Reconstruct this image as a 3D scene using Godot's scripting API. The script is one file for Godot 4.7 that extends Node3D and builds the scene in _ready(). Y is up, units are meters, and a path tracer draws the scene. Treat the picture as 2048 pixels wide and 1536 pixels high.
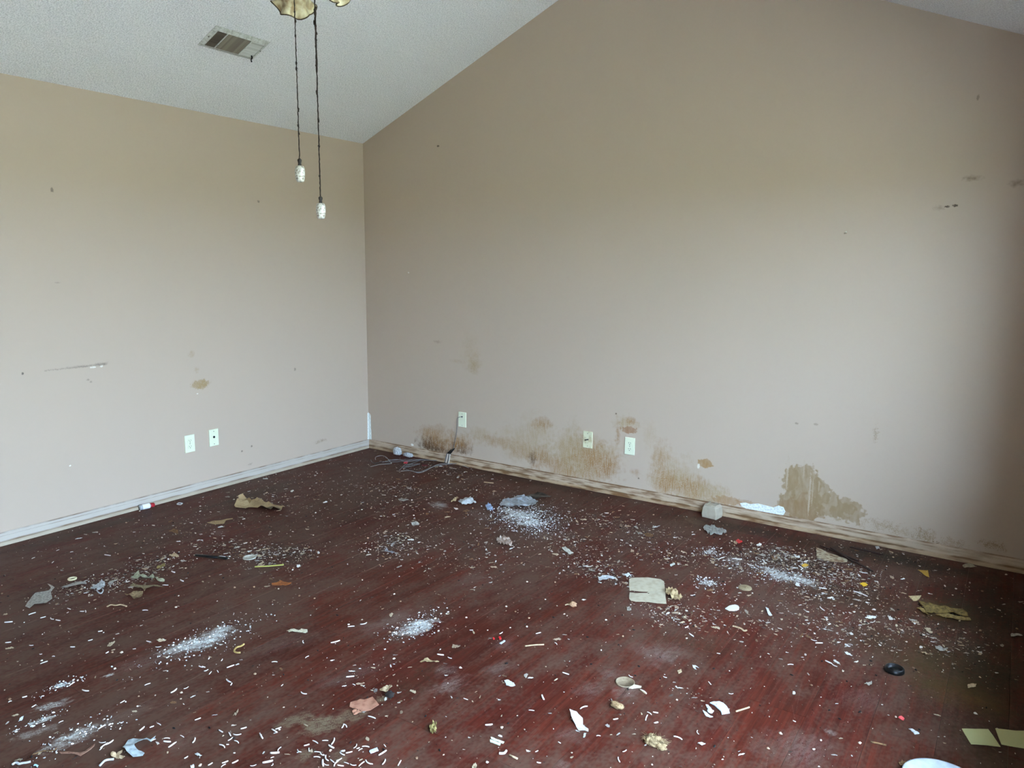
extends Node3D
# An emptied bedroom: vaulted ceiling, stained walls, red-brown plank floor strewn with litter. Metres, y up.
# The far left corner of the room is the origin: x runs along the gable wall, z along the left wall towards the camera.

const RX := 4.63          # width of the gable wall
const RZ := 5.3           # length of the room
const HW := 2.44          # height of the eave walls
const PITCH := 0.4225     # rise of the ceiling per metre
const RIDGE := RX / 2.0
const HR := HW + PITCH * RIDGE
const WIN := [[0.78, 1.62, 0.5], [2.28, 4.3, 0.02]]   # the two openings in the right wall: from z to z, and the sill's height
const HEAD := 2.06

var taken := {}
var mats := {}
var buf: PackedByteArray
var bw := 0
var bh := 0
var n1 := FastNoiseLite.new()
var n2 := FastNoiseLite.new()
var rng := RandomNumberGenerator.new()


# ---------------------------------------------------------------- naming
func numbered(called: String) -> String:
	if not taken.has(called):
		taken[called] = 0
		return called
	taken[called] += 1
	return "%s_%03d" % [called, taken[called]]


func thing(called: String, label: String, category: String, at := Vector3.ZERO, group := "") -> Node3D:
	var o := Node3D.new()
	o.name = numbered(called)
	add_child(o)
	o.position = at
	tag(o, label, category, group)
	return o


func tag(o: Node, label: String, category: String, group := "") -> void:
	o.set_meta("label", label)
	o.set_meta("category", category)
	if group:
		o.set_meta("group", group)


func obj(called: String, mesh: Mesh, material: Material, parent: Node = self) -> MeshInstance3D:
	var o := MeshInstance3D.new()
	o.name = numbered(called) if parent == self else called
	o.mesh = mesh
	o.material_override = material
	parent.add_child(o, true)
	return o


func struct(called: String, mesh: Mesh, material: Material) -> MeshInstance3D:
	var o := obj(called, mesh, material)
	o.set_meta("kind", "structure")
	return o


# ---------------------------------------------------------------- mesh helpers (points counter-clockwise seen from outside)
func begin() -> SurfaceTool:
	var st := SurfaceTool.new()
	st.begin(Mesh.PRIMITIVE_TRIANGLES)
	return st


func done(st: SurfaceTool) -> ArrayMesh:
	st.generate_normals()
	return st.commit()


func tri(st: SurfaceTool, a: Vector3, b: Vector3, c: Vector3) -> void:
	st.add_vertex(a)
	st.add_vertex(c)
	st.add_vertex(b)


func quad(st: SurfaceTool, a: Vector3, b: Vector3, c: Vector3, d: Vector3) -> void:
	tri(st, a, b, c)
	tri(st, a, c, d)


func box(st: SurfaceTool, lo: Vector3, hi: Vector3, xf := Transform3D()) -> void:
	st.set_smooth_group(-1)
	var p := []
	for k in 8:
		p.append(xf * Vector3(hi.x if k & 1 else lo.x, hi.y if k & 2 else lo.y, hi.z if k & 4 else lo.z))
	for f in [[4, 5, 7, 6], [1, 0, 2, 3], [5, 1, 3, 7], [0, 4, 6, 2], [6, 7, 3, 2], [0, 1, 5, 4]]:
		quad(st, p[f[0]], p[f[1]], p[f[2]], p[f[3]])


func prism(st: SurfaceTool, poly: Array, z0: float, z1: float, xf := Transform3D(), bevel := 0.0) -> void:
	# poly in the xy plane, counter-clockwise seen from +z; the +z face is drawn in by the bevel
	st.set_smooth_group(-1)
	var mid := Vector2.ZERO
	for p in poly:
		mid += p / float(poly.size())
	var top := []
	for p in poly:
		top.append(p + (mid - p).normalized() * bevel)
	var n := poly.size()
	var zb := z1 - bevel
	for i in n:
		var j := (i + 1) % n
		quad(st, xf * Vector3(poly[i].x, poly[i].y, z0), xf * Vector3(poly[j].x, poly[j].y, z0), xf * Vector3(poly[j].x, poly[j].y, zb), xf * Vector3(poly[i].x, poly[i].y, zb))
		if bevel > 0.0:
			quad(st, xf * Vector3(poly[i].x, poly[i].y, zb), xf * Vector3(poly[j].x, poly[j].y, zb), xf * Vector3(top[j].x, top[j].y, z1), xf * Vector3(top[i].x, top[i].y, z1))
	var idx := Geometry2D.triangulate_polygon(PackedVector2Array(poly))
	for k in range(0, idx.size(), 3):
		var a := idx[k]
		var b := idx[k + 1]
		var c := idx[k + 2]
		if (poly[b] - poly[a]).cross(poly[c] - poly[a]) < 0.0:
			b = idx[k + 2]
			c = idx[k + 1]
		tri(st, xf * Vector3(top[a].x, top[a].y, z1), xf * Vector3(top[b].x, top[b].y, z1), xf * Vector3(top[c].x, top[c].y, z1))
		tri(st, xf * Vector3(poly[a].x, poly[a].y, z0), xf * Vector3(poly[c].x, poly[c].y, z0), xf * Vector3(poly[b].x, poly[b].y, z0))


func smooth(path: Array, each := 5) -> Array:
	var out := []
	for i in path.size() - 1:
		var p0: Vector3 = path[maxi(i - 1, 0)]
		var p3: Vector3 = path[mini(i + 2, path.size() - 1)]
		for k in each:
			out.append((path[i] as Vector3).cubic_interpolate(path[i + 1], p0, p3, float(k) / each))
	out.append(path[-1])
	return out


func tube(st: SurfaceTool, path: Array, radius: Variant, sides := 8) -> void:
	st.set_smooth_group(0)
	var rings := []
	var up := Vector3(0.13, 1.0, 0.07).normalized()
	for i in path.size():
		var along: Vector3 = (path[mini(i + 1, path.size() - 1)] - path[maxi(i - 1, 0)]).normalized()
		var side := along.cross(up)
		if side.length() < 0.1:
			side = along.cross(Vector3.RIGHT)
		side = side.normalized()
		up = side.cross(along).normalized()
		var r: float = radius[i] if radius is Array else radius
		var ring := []
		for k in sides:
			var a := TAU * k / sides
			ring.append(path[i] + (side * cos(a) + up * sin(a)) * r)
		rings.append(ring)
	for i in path.size() - 1:
		for k in sides:
			var j := (k + 1) % sides
			quad(st, rings[i][k], rings[i][j], rings[i + 1][j], rings[i + 1][k])
	for k in range(1, sides - 1):
		tri(st, rings[0][0], rings[0][k + 1], rings[0][k])
		tri(st, rings[-1][0], rings[-1][k], rings[-1][k + 1])


func lathe(st: SurfaceTool, profile: Array, sides := 24, xf := Transform3D(), ruffle := 0.0, lobes := 6, squash := 1.0) -> void:
	# profile of Vector2(radius, height), from bottom to top; ruffle grows towards the first point
	st.set_smooth_group(0)
	var rings := []
	for i in profile.size():
		var ring := []
		for k in sides:
			var a := TAU * k / sides
			var t := float(i) / maxf(profile.size() - 1, 1)
			var w: float = absf(ruffle) * pow(1.0 - t if ruffle >= 0.0 else t, 3.0)   # a negative ruffle grows towards the last point
			var r: float = profile[i].x + w * cos(a * lobes)
			ring.append(xf * Vector3(cos(a) * r, profile[i].y + w * 0.9 * cos(a * lobes + 0.6), sin(a) * r * squash))
		rings.append(ring)
	for i in profile.size() - 1:
		for k in sides:
			var j := (k + 1) % sides
			quad(st, rings[i][j], rings[i][k], rings[i + 1][k], rings[i + 1][j])


func lump(st: SurfaceTool, at: Vector3, size: Vector3, seed_: int, rough := 0.2, rings := 8, sides := 10) -> void:
	# a lumpy closed ball: clods, crumbs, foliage
	st.set_smooth_group(0)
	var f := FastNoiseLite.new()
	f.seed = seed_
	f.frequency = 0.9
	var p := []
	for i in rings + 1:
		var row := []
		for k in sides:
			var th := PI * i / rings
			var ph := TAU * k / sides
			var d := Vector3(sin(th) * cos(ph), -cos(th), sin(th) * sin(ph))
			row.append(at + d * size * (1.0 + rough * 2.0 * f.get_noise_3dv(d * 1.3)))
		p.append(row)
	for i in rings:
		for k in sides:
			var j := (k + 1) % sides
			if i > 0:
				tri(st, p[i][j], p[i][k], p[i + 1][j])
			if i < rings - 1:
				tri(st, p[i][k], p[i + 1][k], p[i + 1][j])


# ---------------------------------------------------------------- materials
func noise_tex(freq: float, size := 256, seed_ := 1, normal := 0.0, ramp: Array = [], kind := FastNoiseLite.TYPE_SIMPLEX_SMOOTH, octaves := 4) -> NoiseTexture2D:
	var n := FastNoiseLite.new()
	n.seed = seed_
	n.noise_type = kind
	n.frequency = freq
	n.fractal_octaves = octaves
	var t := NoiseTexture2D.new()
	t.width = size
	t.height = size
	t.seamless = true
	t.noise = n
	if normal > 0.0:
		t.as_normal_map = true
		t.bump_strength = normal
	if ramp:
		var g := Gradient.new()
		g.offsets = PackedFloat32Array(ramp[0])
		g.colors = PackedColorArray(ramp[1])
		t.color_ramp = g
	return t


func paint(key: String, c: Color, rough := 0.8, spec := 0.4) -> StandardMaterial3D:
	# a plain coat of one colour
	if mats.has(key):
		return mats[key]
	var m := StandardMaterial3D.new()
	m.resource_name = key
	m.albedo_color = c
	m.roughness = rough
	m.metallic_specular = spec
	mats[key] = m
	return m


func mottled(key: String, a: Color, b: Color, rough := 0.85, per_metre := 20.0, seed_ := 3, freq := 0.02) -> StandardMaterial3D:
	# two colours in patches, for soiled paper, card, plastic
	if mats.has(key):
		return mats[key]
	var m := paint(key, Color.WHITE, rough)
	m.albedo_texture = noise_tex(freq, 256, seed_, 0.0, [[0.3, 0.55, 0.75], [a, a.lerp(b, 0.4), b]])
	m.uv1_triplanar = true
	m.uv1_scale = Vector3.ONE * per_metre
	return m


# ---------------------------------------------------------------- stain maps: see-through pictures of dirt laid over the base colour
func map_begin(w: int, h: int, c: Color) -> void:
	bw = w
	bh = h
	var im := Image.create(w, h, false, Image.FORMAT_RGBA8)
	im.fill(Color(c.r, c.g, c.b, 0.0))
	buf = im.get_data()


func map_end() -> ImageTexture:
	return ImageTexture.create_from_image(Image.create_from_data(bw, bh, false, Image.FORMAT_RGBA8, buf))


func dab(i: int, r: float, g: float, b: float, a: float) -> void:
	var a0 := buf[i + 3] / 255.0
	var a1 := a + a0 * (1.0 - a)
	if a1 < 0.002:
		return
	var k := a / a1
	buf[i] = int(lerpf(buf[i], r, k))
	buf[i + 1] = int(lerpf(buf[i + 1], g, k))
	buf[i + 2] = int(lerpf(buf[i + 2], b, k))
	buf[i + 3] = int(a1 * 255.0)


func stain(ppm: float, flip_h: float, x: float, y: float, rx: float, ry: float, c: Color, strength: float, style: String, edge := 0.5, turn := 0.0) -> void:
	# An irregular patch of dirt. x, y, rx, ry in metres; ppm: pixels per metre; flip_h: height of the map when y runs up, else 0.
	# "drip": broken by vertical runs; "spray": specks; "smear": streaked along the y axis; "hard": a wet edge; "blot": cloudy
	var reach := maxf(rx, ry) * 1.5
	var x0 := maxi(0, int((x - reach) * ppm))
	var x1 := mini(bw - 1, int((x + reach) * ppm))
	var cy := (flip_h - y) if flip_h > 0.0 else y
	var y0 := maxi(0, int((cy - reach) * ppm))
	var y1 := mini(bh - 1, int((cy + reach) * ppm))
	var ct := cos(turn)
	var sn := sin(turn)
	var cr := c.r * 255.0
	var cg := c.g * 255.0
	var cb := c.b * 255.0
	var wob := 1.0 / maxf(minf(rx, ry), 0.004)
	for py in range(y0, y1 + 1):
		var my := (py + 0.5) / ppm
		for px in range(x0, x1 + 1):
			var mx := (px + 0.5) / ppm
			var dx := mx - x
			var dy := my - cy
			var u := (dx * ct + dy * sn) / rx
			var v := (dy * ct - dx * sn) / ry
			var d := sqrt(u * u + v * v)
			if d > 1.5:
				continue
			d += 0.42 * n1.get_noise_2d(mx * wob * 90.0, my * wob * 90.0) + 0.25 * n1.get_noise_2d(mx * 2600.0, my * 2600.0)
			var a := clampf((1.0 - d) / edge, 0.0, 1.0)
			if a <= 0.0:
				continue
			if style == "drip":
				var col := n2.get_noise_2d(mx * 15000.0, my * 900.0)
				var spk := n1.get_noise_2d(mx * 14000.0, my * 9000.0)
				a *= clampf(0.72 + 0.85 * col + 0.75 * spk, 0.0, 1.0)
			elif style == "spray":
				var s := n2.get_noise_2d(mx * 14000.0, my * 14000.0) + 0.5 * n1.get_noise_2d(mx * 3000.0, my * 3000.0)
				a = clampf((s - 0.42 + 0.62 * a) * 3.5, 0.0, 1.0) * minf(1.0, a * 3.0)
			elif style == "smear":
				var along := n2.get_noise_2d((mx * ct + my * sn) * 7000.0, (my * ct - mx * sn) * 2200.0)
				var grit := n1.get_noise_2d(mx * 20000.0, my * 20000.0)
				a = clampf(a * (0.85 + 0.8 * along + 1.3 * grit) - 0.06, 0.0, 1.0)
			elif style == "hard":
				a = clampf(a * 6.0, 0.0, 1.0) * (0.86 + 0.35 * n1.get_noise_2d(mx * 3000.0, my * 1200.0))
			else:
				a *= 0.8 + 0.6 * n1.get_noise_2d(mx * 5000.0, my * 5000.0)
			dab((py * bw + px) * 4, cr, cg, cb, clampf(a * strength, 0.0, 1.0))


func scratch(ppm: float, flip_h: float, a: Vector2, b: Vector2, width: float, c: Color, strength: float) -> void:
	# a thin scuff line between two points of the map
	var n := int(a.distance_to(b) * ppm) + 1
	var w := maxi(1, int(width * ppm))
	for i in n:
		var t := float(i) / n
		var p := a.lerp(b, t)
		var py := int(((flip_h - p.y) if flip_h > 0.0 else p.y) * ppm + 2.0 * n1.get_noise_1d(i * 12.0))
		var px := int(p.x * ppm)
		var s := strength * clampf(0.6 + n1.get_noise_1d(i * 60.0 + 500.0) * 1.4, 0.0, 1.0)
		for k in w:
			if px >= 0 and px < bw and py + k >= 0 and py + k < bh:
				dab(((py + k) * bw + px) * 4, c.r * 255, c.g * 255, c.b * 255, s * (1.0 - absf(k - w * 0.5) / (w + 1.0)))


func with_stains(m: StandardMaterial3D, t: Texture2D) -> void:
	m.detail_enabled = true
	m.detail_albedo = t
	m.detail_uv_layer = BaseMaterial3D.DETAIL_UV_2
	m.detail_blend_mode = BaseMaterial3D.BLEND_MODE_MIX


# ---------------------------------------------------------------- the scene
func _ready() -> void:
	n1.seed = 11
	n1.fractal_octaves = 3
	n2.seed = 29
	n2.fractal_octaves = 2
	rng.seed = 4242

	var cam := Camera3D.new()
	cam.name = "camera"
	cam.fov = 54.1
	cam.keep_aspect = Camera3D.KEEP_HEIGHT
	cam.near = 0.02
	cam.transform = Transform3D(Basis(Vector3(0.829296, 0.009016, -0.558737), Vector3(-0.092697, 0.988236, -0.121638), Vector3(0.551068, 0.152667, 0.820376)), Vector3(4.3938, 1.488, 4.4129))
	add_child(cam)
	cam.current = true

	var sky_mat := ProceduralSkyMaterial.new()       # an overcast morning
	sky_mat.sky_top_color = Color(0.76, 0.88, 1.01)
	sky_mat.sky_horizon_color = Color(0.76, 0.88, 1.01)
	sky_mat.ground_horizon_color = Color(0.45, 0.5, 0.42)
	sky_mat.ground_bottom_color = Color(0.3, 0.36, 0.25)
	sky_mat.sky_energy_multiplier = 1.0
	var sky := Sky.new()
	sky.sky_material = sky_mat
	var env := Environment.new()
	env.background_mode = Environment.BG_SKY
	env.sky = sky
	env.background_energy_multiplier = 1.0
	env.tonemap_mode = Environment.TONE_MAPPER_LINEAR
	env.tonemap_exposure = 46.5
	env.sdfgi_enabled = true
	env.ssao_enabled = true
	env.ssil_enabled = true
	var we := WorldEnvironment.new()
	we.name = "world_environment"
	we.environment = env
	add_child(we)

	var sun := DirectionalLight3D.new()               # morning sun from behind the house: it reaches the lawn, not the room
	sun.name = "sun"
	sun.light_color = Color(1.0, 0.98, 0.95)
	sun.light_energy = 0.5
	sun.shadow_enabled = true
	sun.sky_mode = DirectionalLight3D.SKY_MODE_LIGHT_ONLY
	sun.rotation_degrees = Vector3(-48, -80, 0)
	add_child(sun)

	build_shell()
	build_floor()
	build_boards()
	build_window()
	build_outside()
	build_fixtures()
	build_litter()


func wall_paint(key: String) -> StandardMaterial3D:
	# taupe latex paint with a slight roller texture
	var m := paint(key, Color(0.708, 0.637, 0.565), 0.55, 0.35)
	return m


func build_shell() -> void:
	# back wall: the gable, a five-cornered slab
	var t := 0.13
	var st := begin()
	var gable := [Vector2(-t, -t), Vector2(RX + t, -t), Vector2(RX + t, HW), Vector2(RX, HW), Vector2(RIDGE, HR), Vector2(0, HW), Vector2(-t, HW)]
	st.set_smooth_group(-1)
	var faces := begin()
	prism(faces, gable, -t, 0.0)
	var gm := uv_planar(done(faces), func(v: Vector3) -> Vector2: return Vector2(v.x / RX, 1.0 - v.y / HR))
	var m := wall_paint("taupe_gable_paint")
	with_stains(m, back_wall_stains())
	struct("wall_back", gm, m)

	# left wall
	st = begin()
	box(st, Vector3(-t, -t, -t), Vector3(0, HW, RZ + t))
	m = wall_paint("taupe_wall_paint")
	with_stains(m, left_wall_stains())
	struct("wall_left", uv_planar(done(st), func(v: Vector3) -> Vector2: return Vector2(v.z / RZ, 1.0 - v.y / HW)), m)

	# front wall, behind the camera
	st = begin()
	prism(st, gable, RZ, RZ + t)
	struct("wall_front", done(st), wall_paint("taupe_plain_paint"))

	# right wall with its two openings
	st = begin()
	var z := -t
	for w in WIN:
		box(st, Vector3(RX, -t, z), Vector3(RX + 0.25, HW + 0.05, w[0]))
		box(st, Vector3(RX, -t, w[0]), Vector3(RX + 0.25, w[2], w[1]))
		box(st, Vector3(RX, HEAD, w[0]), Vector3(RX + 0.25, HW + 0.05, w[1]))
		z = w[1]
	box(st, Vector3(RX, -t, z), Vector3(RX + 0.25, HW + 0.05, RZ + t))
	struct("wall_right", done(st), wall_paint("taupe_plain_paint"))

	# vaulted ceiling: two slopes that meet at the ridge; the right one runs on as the eave
	var cm := paint("popcorn_ceiling", Color(0.93, 0.92, 0.915), 0.95, 0.2)
	cm.albedo_texture = noise_tex(0.11, 512, 5, 0.0, [[0.2, 0.5, 0.8], [Color(0.84, 0.84, 0.84), Color(0.95, 0.95, 0.95), Color(1, 1, 1)]], FastNoiseLite.TYPE_SIMPLEX, 3)
	cm.heightmap_enabled = true
	cm.heightmap_texture = noise_tex(0.09, 512, 8, 0.0, [], FastNoiseLite.TYPE_SIMPLEX, 3)
	cm.heightmap_scale = 0.5
	cm.uv1_triplanar = true
	cm.uv1_world_triplanar = true
	cm.uv1_scale = Vector3.ONE * 1.6
	st = begin()
	for part in [[-t, RIDGE, -t, 1.475], [-t, 0.575, 1.475, 1.753], [0.697, RIDGE, 1.475, 1.753], [-t, RIDGE, 1.753, RZ + t]]:   # round the hole for the air register
		var y0: float = HW + PITCH * part[0]
		var y1: float = HW + PITCH * part[1]
		prism(st, [Vector2(part[0], y0), Vector2(part[1], y1), Vector2(part[1], y1 + t), Vector2(part[0], y0 + t)], part[2], part[3])
	struct("ceiling", done(st), cm)
	st = begin()
	prism(st, [Vector2(RIDGE, HR), Vector2(RX + 0.25, HW - PITCH * 0.25), Vector2(RX + 0.25, HW - PITCH * 0.25 + t), Vector2(RIDGE, HR + t)], -t, RZ + t)
	struct("ceiling", done(st), cm)


func uv_planar(mesh: ArrayMesh, to_uv: Callable) -> ArrayMesh:
	var a := mesh.surface_get_arrays(0)
	var v: PackedVector3Array = a[Mesh.ARRAY_VERTEX]
	var uv := PackedVector2Array()
	uv.resize(v.size())
	for i in v.size():
		uv[i] = to_uv.call(v[i])
	a[Mesh.ARRAY_TEX_UV] = uv
	a[Mesh.ARRAY_TEX_UV2] = uv
	var out := ArrayMesh.new()
	out.add_surface_from_arrays(Mesh.PRIMITIVE_TRIANGLES, a)
	return out


func build_floor() -> void:
	# a concrete slab, and on it planks of red-brown laminate that run along z
	var st := begin()
	box(st, Vector3(-0.13, -0.25, -0.13), Vector3(RX + 0.13, -0.011, RZ + 0.13))
	var floor_node := struct("floor", done(st), paint("slab", Color(0.25, 0.22, 0.2), 0.9))
	var grain := grain_texture()
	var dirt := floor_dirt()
	var woods := []
	for k in 5:
		var m := paint("mahogany_laminate_%s" % ["red", "brown", "dark", "warm", "dull"][k], [Color(1, 1, 1), Color(0.95, 0.96, 0.96), Color(0.9, 0.9, 0.92), Color(1.0, 0.97, 0.95), Color(0.94, 0.92, 0.94)][k], 0.5, 0.2)
		m.albedo_texture = grain
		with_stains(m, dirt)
		woods.append(m)
	var wide := 0.19
	var x := 0.121 - wide
	while x < RX:
		var x0 := maxf(x, 0.0)
		var x1 := minf(x + wide, RX)
		var z := -rng.randf() * 1.2
		while z < RZ:
			var z0 := maxf(z, 0.0)
			var z1 := minf(z + 1.22, RZ)
			if z1 - z0 > 0.01 and x1 - x0 > 0.01:
				var off := Vector2(rng.randi() % 3, rng.randf())
				var mesh := plank(x0 + 0.0004, x1 - 0.0004, z0 + 0.0004, z1 - 0.0004)
				var a := mesh.surface_get_arrays(0)
				var v: PackedVector3Array = a[Mesh.ARRAY_VERTEX]
				var u1 := PackedVector2Array()
				var u2 := PackedVector2Array()
				for p in v:
					u1.append(Vector2(off.x / 3.0 + (p.x - x) / wide / 3.0, off.y + p.z / 1.2))
					u2.append(Vector2(p.x / RX, p.z / RX))
				a[Mesh.ARRAY_TEX_UV] = u1
				a[Mesh.ARRAY_TEX_UV2] = u2
				var am := ArrayMesh.new()
				am.add_surface_from_arrays(Mesh.PRIMITIVE_TRIANGLES, a)
				obj("plank", am, woods[rng.randi() % 5], floor_node)
			z += 1.22
		x += wide


func plank(x0: float, x1: float, z0: float, z1: float) -> ArrayMesh:
	var st := begin()
	# prism in xy turned so that its bevelled face looks up
	prism(st, [Vector2(x0, -z1), Vector2(x1, -z1), Vector2(x1, -z0), Vector2(x0, -z0)], -0.0105, 0.0, Transform3D(Basis(Vector3(1, 0, 0), Vector3(0, 0, -1), Vector3(0, 1, 0)), Vector3.ZERO), 0.0004)
	return done(st)


func grain_texture() -> ImageTexture:
	var w := 768
	var h := 1024
	var f := FastNoiseLite.new()
	f.seed = 71
	f.frequency = 0.03
	f.fractal_octaves = 5
	var broad := f.get_seamless_image(w, 48)
	broad.resize(w, h, Image.INTERPOLATE_CUBIC)
	f.seed = 72
	f.frequency = 0.12
	f.fractal_octaves = 3
	var fine := f.get_seamless_image(w, 96)
	fine.resize(w, h, Image.INTERPOLATE_CUBIC)
	var a := broad.get_data()
	var b := fine.get_data()
	var out := PackedByteArray()
	out.resize(w * h * 3)
	for i in w * h:
		var t := clampf((a[i] / 255.0 - 0.5) * 1.3 + (b[i] / 255.0 - 0.5) * 0.6 + 0.5, 0.0, 1.0)
		out[i * 3] = int(lerpf(62.0, 87.0, t))
		out[i * 3 + 1] = int(lerpf(25.0, 37.0, t))
		out[i * 3 + 2] = int(lerpf(17.0, 26.0, t))
	return ImageTexture.create_from_image(Image.create_from_data(w, h, false, Image.FORMAT_RGB8, out))


func build_window() -> void:
	# two double-hung windows in the right wall, beside the camera
	var white := paint("window_vinyl", Color(0.86, 0.86, 0.84), 0.4)
	var glass := paint("window_glass", Color(1, 1, 1, 0.06), 0.02, 0.5)
	glass.transparency = BaseMaterial3D.TRANSPARENCY_ALPHA
	for k in WIN.size():
		var z0: float = WIN[k][0]
		var z1: float = WIN[k][1]
		var low: float = WIN[k][2]
		var st := begin()
		frame_boxes(st, RX + 0.15, RX + 0.22, low, HEAD, z0, z1, 0.035)
		var w := struct("window_%d" % (k + 1), done(st), white)
		var mid := (low + HEAD) / 2.0
		for half in [[low + 0.03, mid + 0.02, RX + 0.16], [mid - 0.02, HEAD - 0.03, RX + 0.185]]:
			st = begin()
			frame_boxes(st, half[2], half[2] + 0.024, half[0], half[1], z0 + 0.03, z1 - 0.03, 0.035)
			var sash := obj("sash", done(st), white, w)
			st = begin()
			box(st, Vector3(half[2] + 0.01, half[0] + 0.03, z0 + 0.06), Vector3(half[2] + 0.014, half[1] - 0.03, z1 - 0.06))
			obj("pane", done(st), glass, sash)
		st = begin()
		box(st, Vector3(RX - 0.03, low - 0.02, z0 - 0.04), Vector3(RX + 0.06, low + 0.002, z1 + 0.04))
		obj("sill", done(st), white, w)


func frame_boxes(st: SurfaceTool, x0: float, x1: float, y0: float, y1: float, z0: float, z1: float, wide: float) -> void:
	box(st, Vector3(x0, y0, z0), Vector3(x1, y0 + wide, z1))
	box(st, Vector3(x0, y1 - wide, z0), Vector3(x1, y1, z1))
	box(st, Vector3(x0, y0 + wide, z0), Vector3(x1, y1 - wide, z0 + wide))
	box(st, Vector3(x0, y0 + wide, z1 - wide), Vector3(x1, y1 - wide, z1))


func build_outside() -> void:
	# the lawn, the eave above the windows, an added patio and bush: they give the light its colour and its cut-off
	var st := begin()
	box(st, Vector3(-40, -0.7, -40), Vector3(RX + 60, -0.27, 46))
	struct("ground", done(st), mottled("lawn", Color(0.60, 0.60, 0.48), Color(0.51, 0.52, 0.40), 0.95, 0.5, 9))
	st = begin()
	box(st, Vector3(RX + 0.25, -0.25, 1.9), Vector3(RX + 4.2, -0.06, RZ))
	struct("added_patio_floor", done(st), paint("added_bounce_concrete", Color(0.82, 0.8, 0.76), 0.9))  # added pale slab that bounces light up to the ceiling
	# bush added outside the first window to block light off the ground
	st = begin()
	for k in 5:
		lump(st, Vector3(RX + 0.9 + 0.1 * (k % 2), 0.25, 0.1 + 0.42 * k), Vector3(0.42, 0.62, 0.36), 40 + k, 0.16)
	var added_shrub := obj("added_shrub", done(st), mottled("added_bush_leaf", Color(0.2, 0.27, 0.12), Color(0.1, 0.15, 0.06), 0.8, 12.0, 21))
	tag(added_shrub, "unseen dark green bush added outside the window to block ground light", "added_shrub")
	st = begin()
	var ex := RX + 0.25
	var ey := HW - PITCH * 0.25
	prism(st, [Vector2(ex, ey - 0.02), Vector2(ex + 0.3, ey - 0.02), Vector2(ex + 0.3, ey + 0.02), Vector2(ex, ey + 0.16)], -0.6, RZ + 0.6)
	struct("roof_eave", done(st), paint("eave_paint", Color(0.75, 0.73, 0.68), 0.7))


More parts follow.
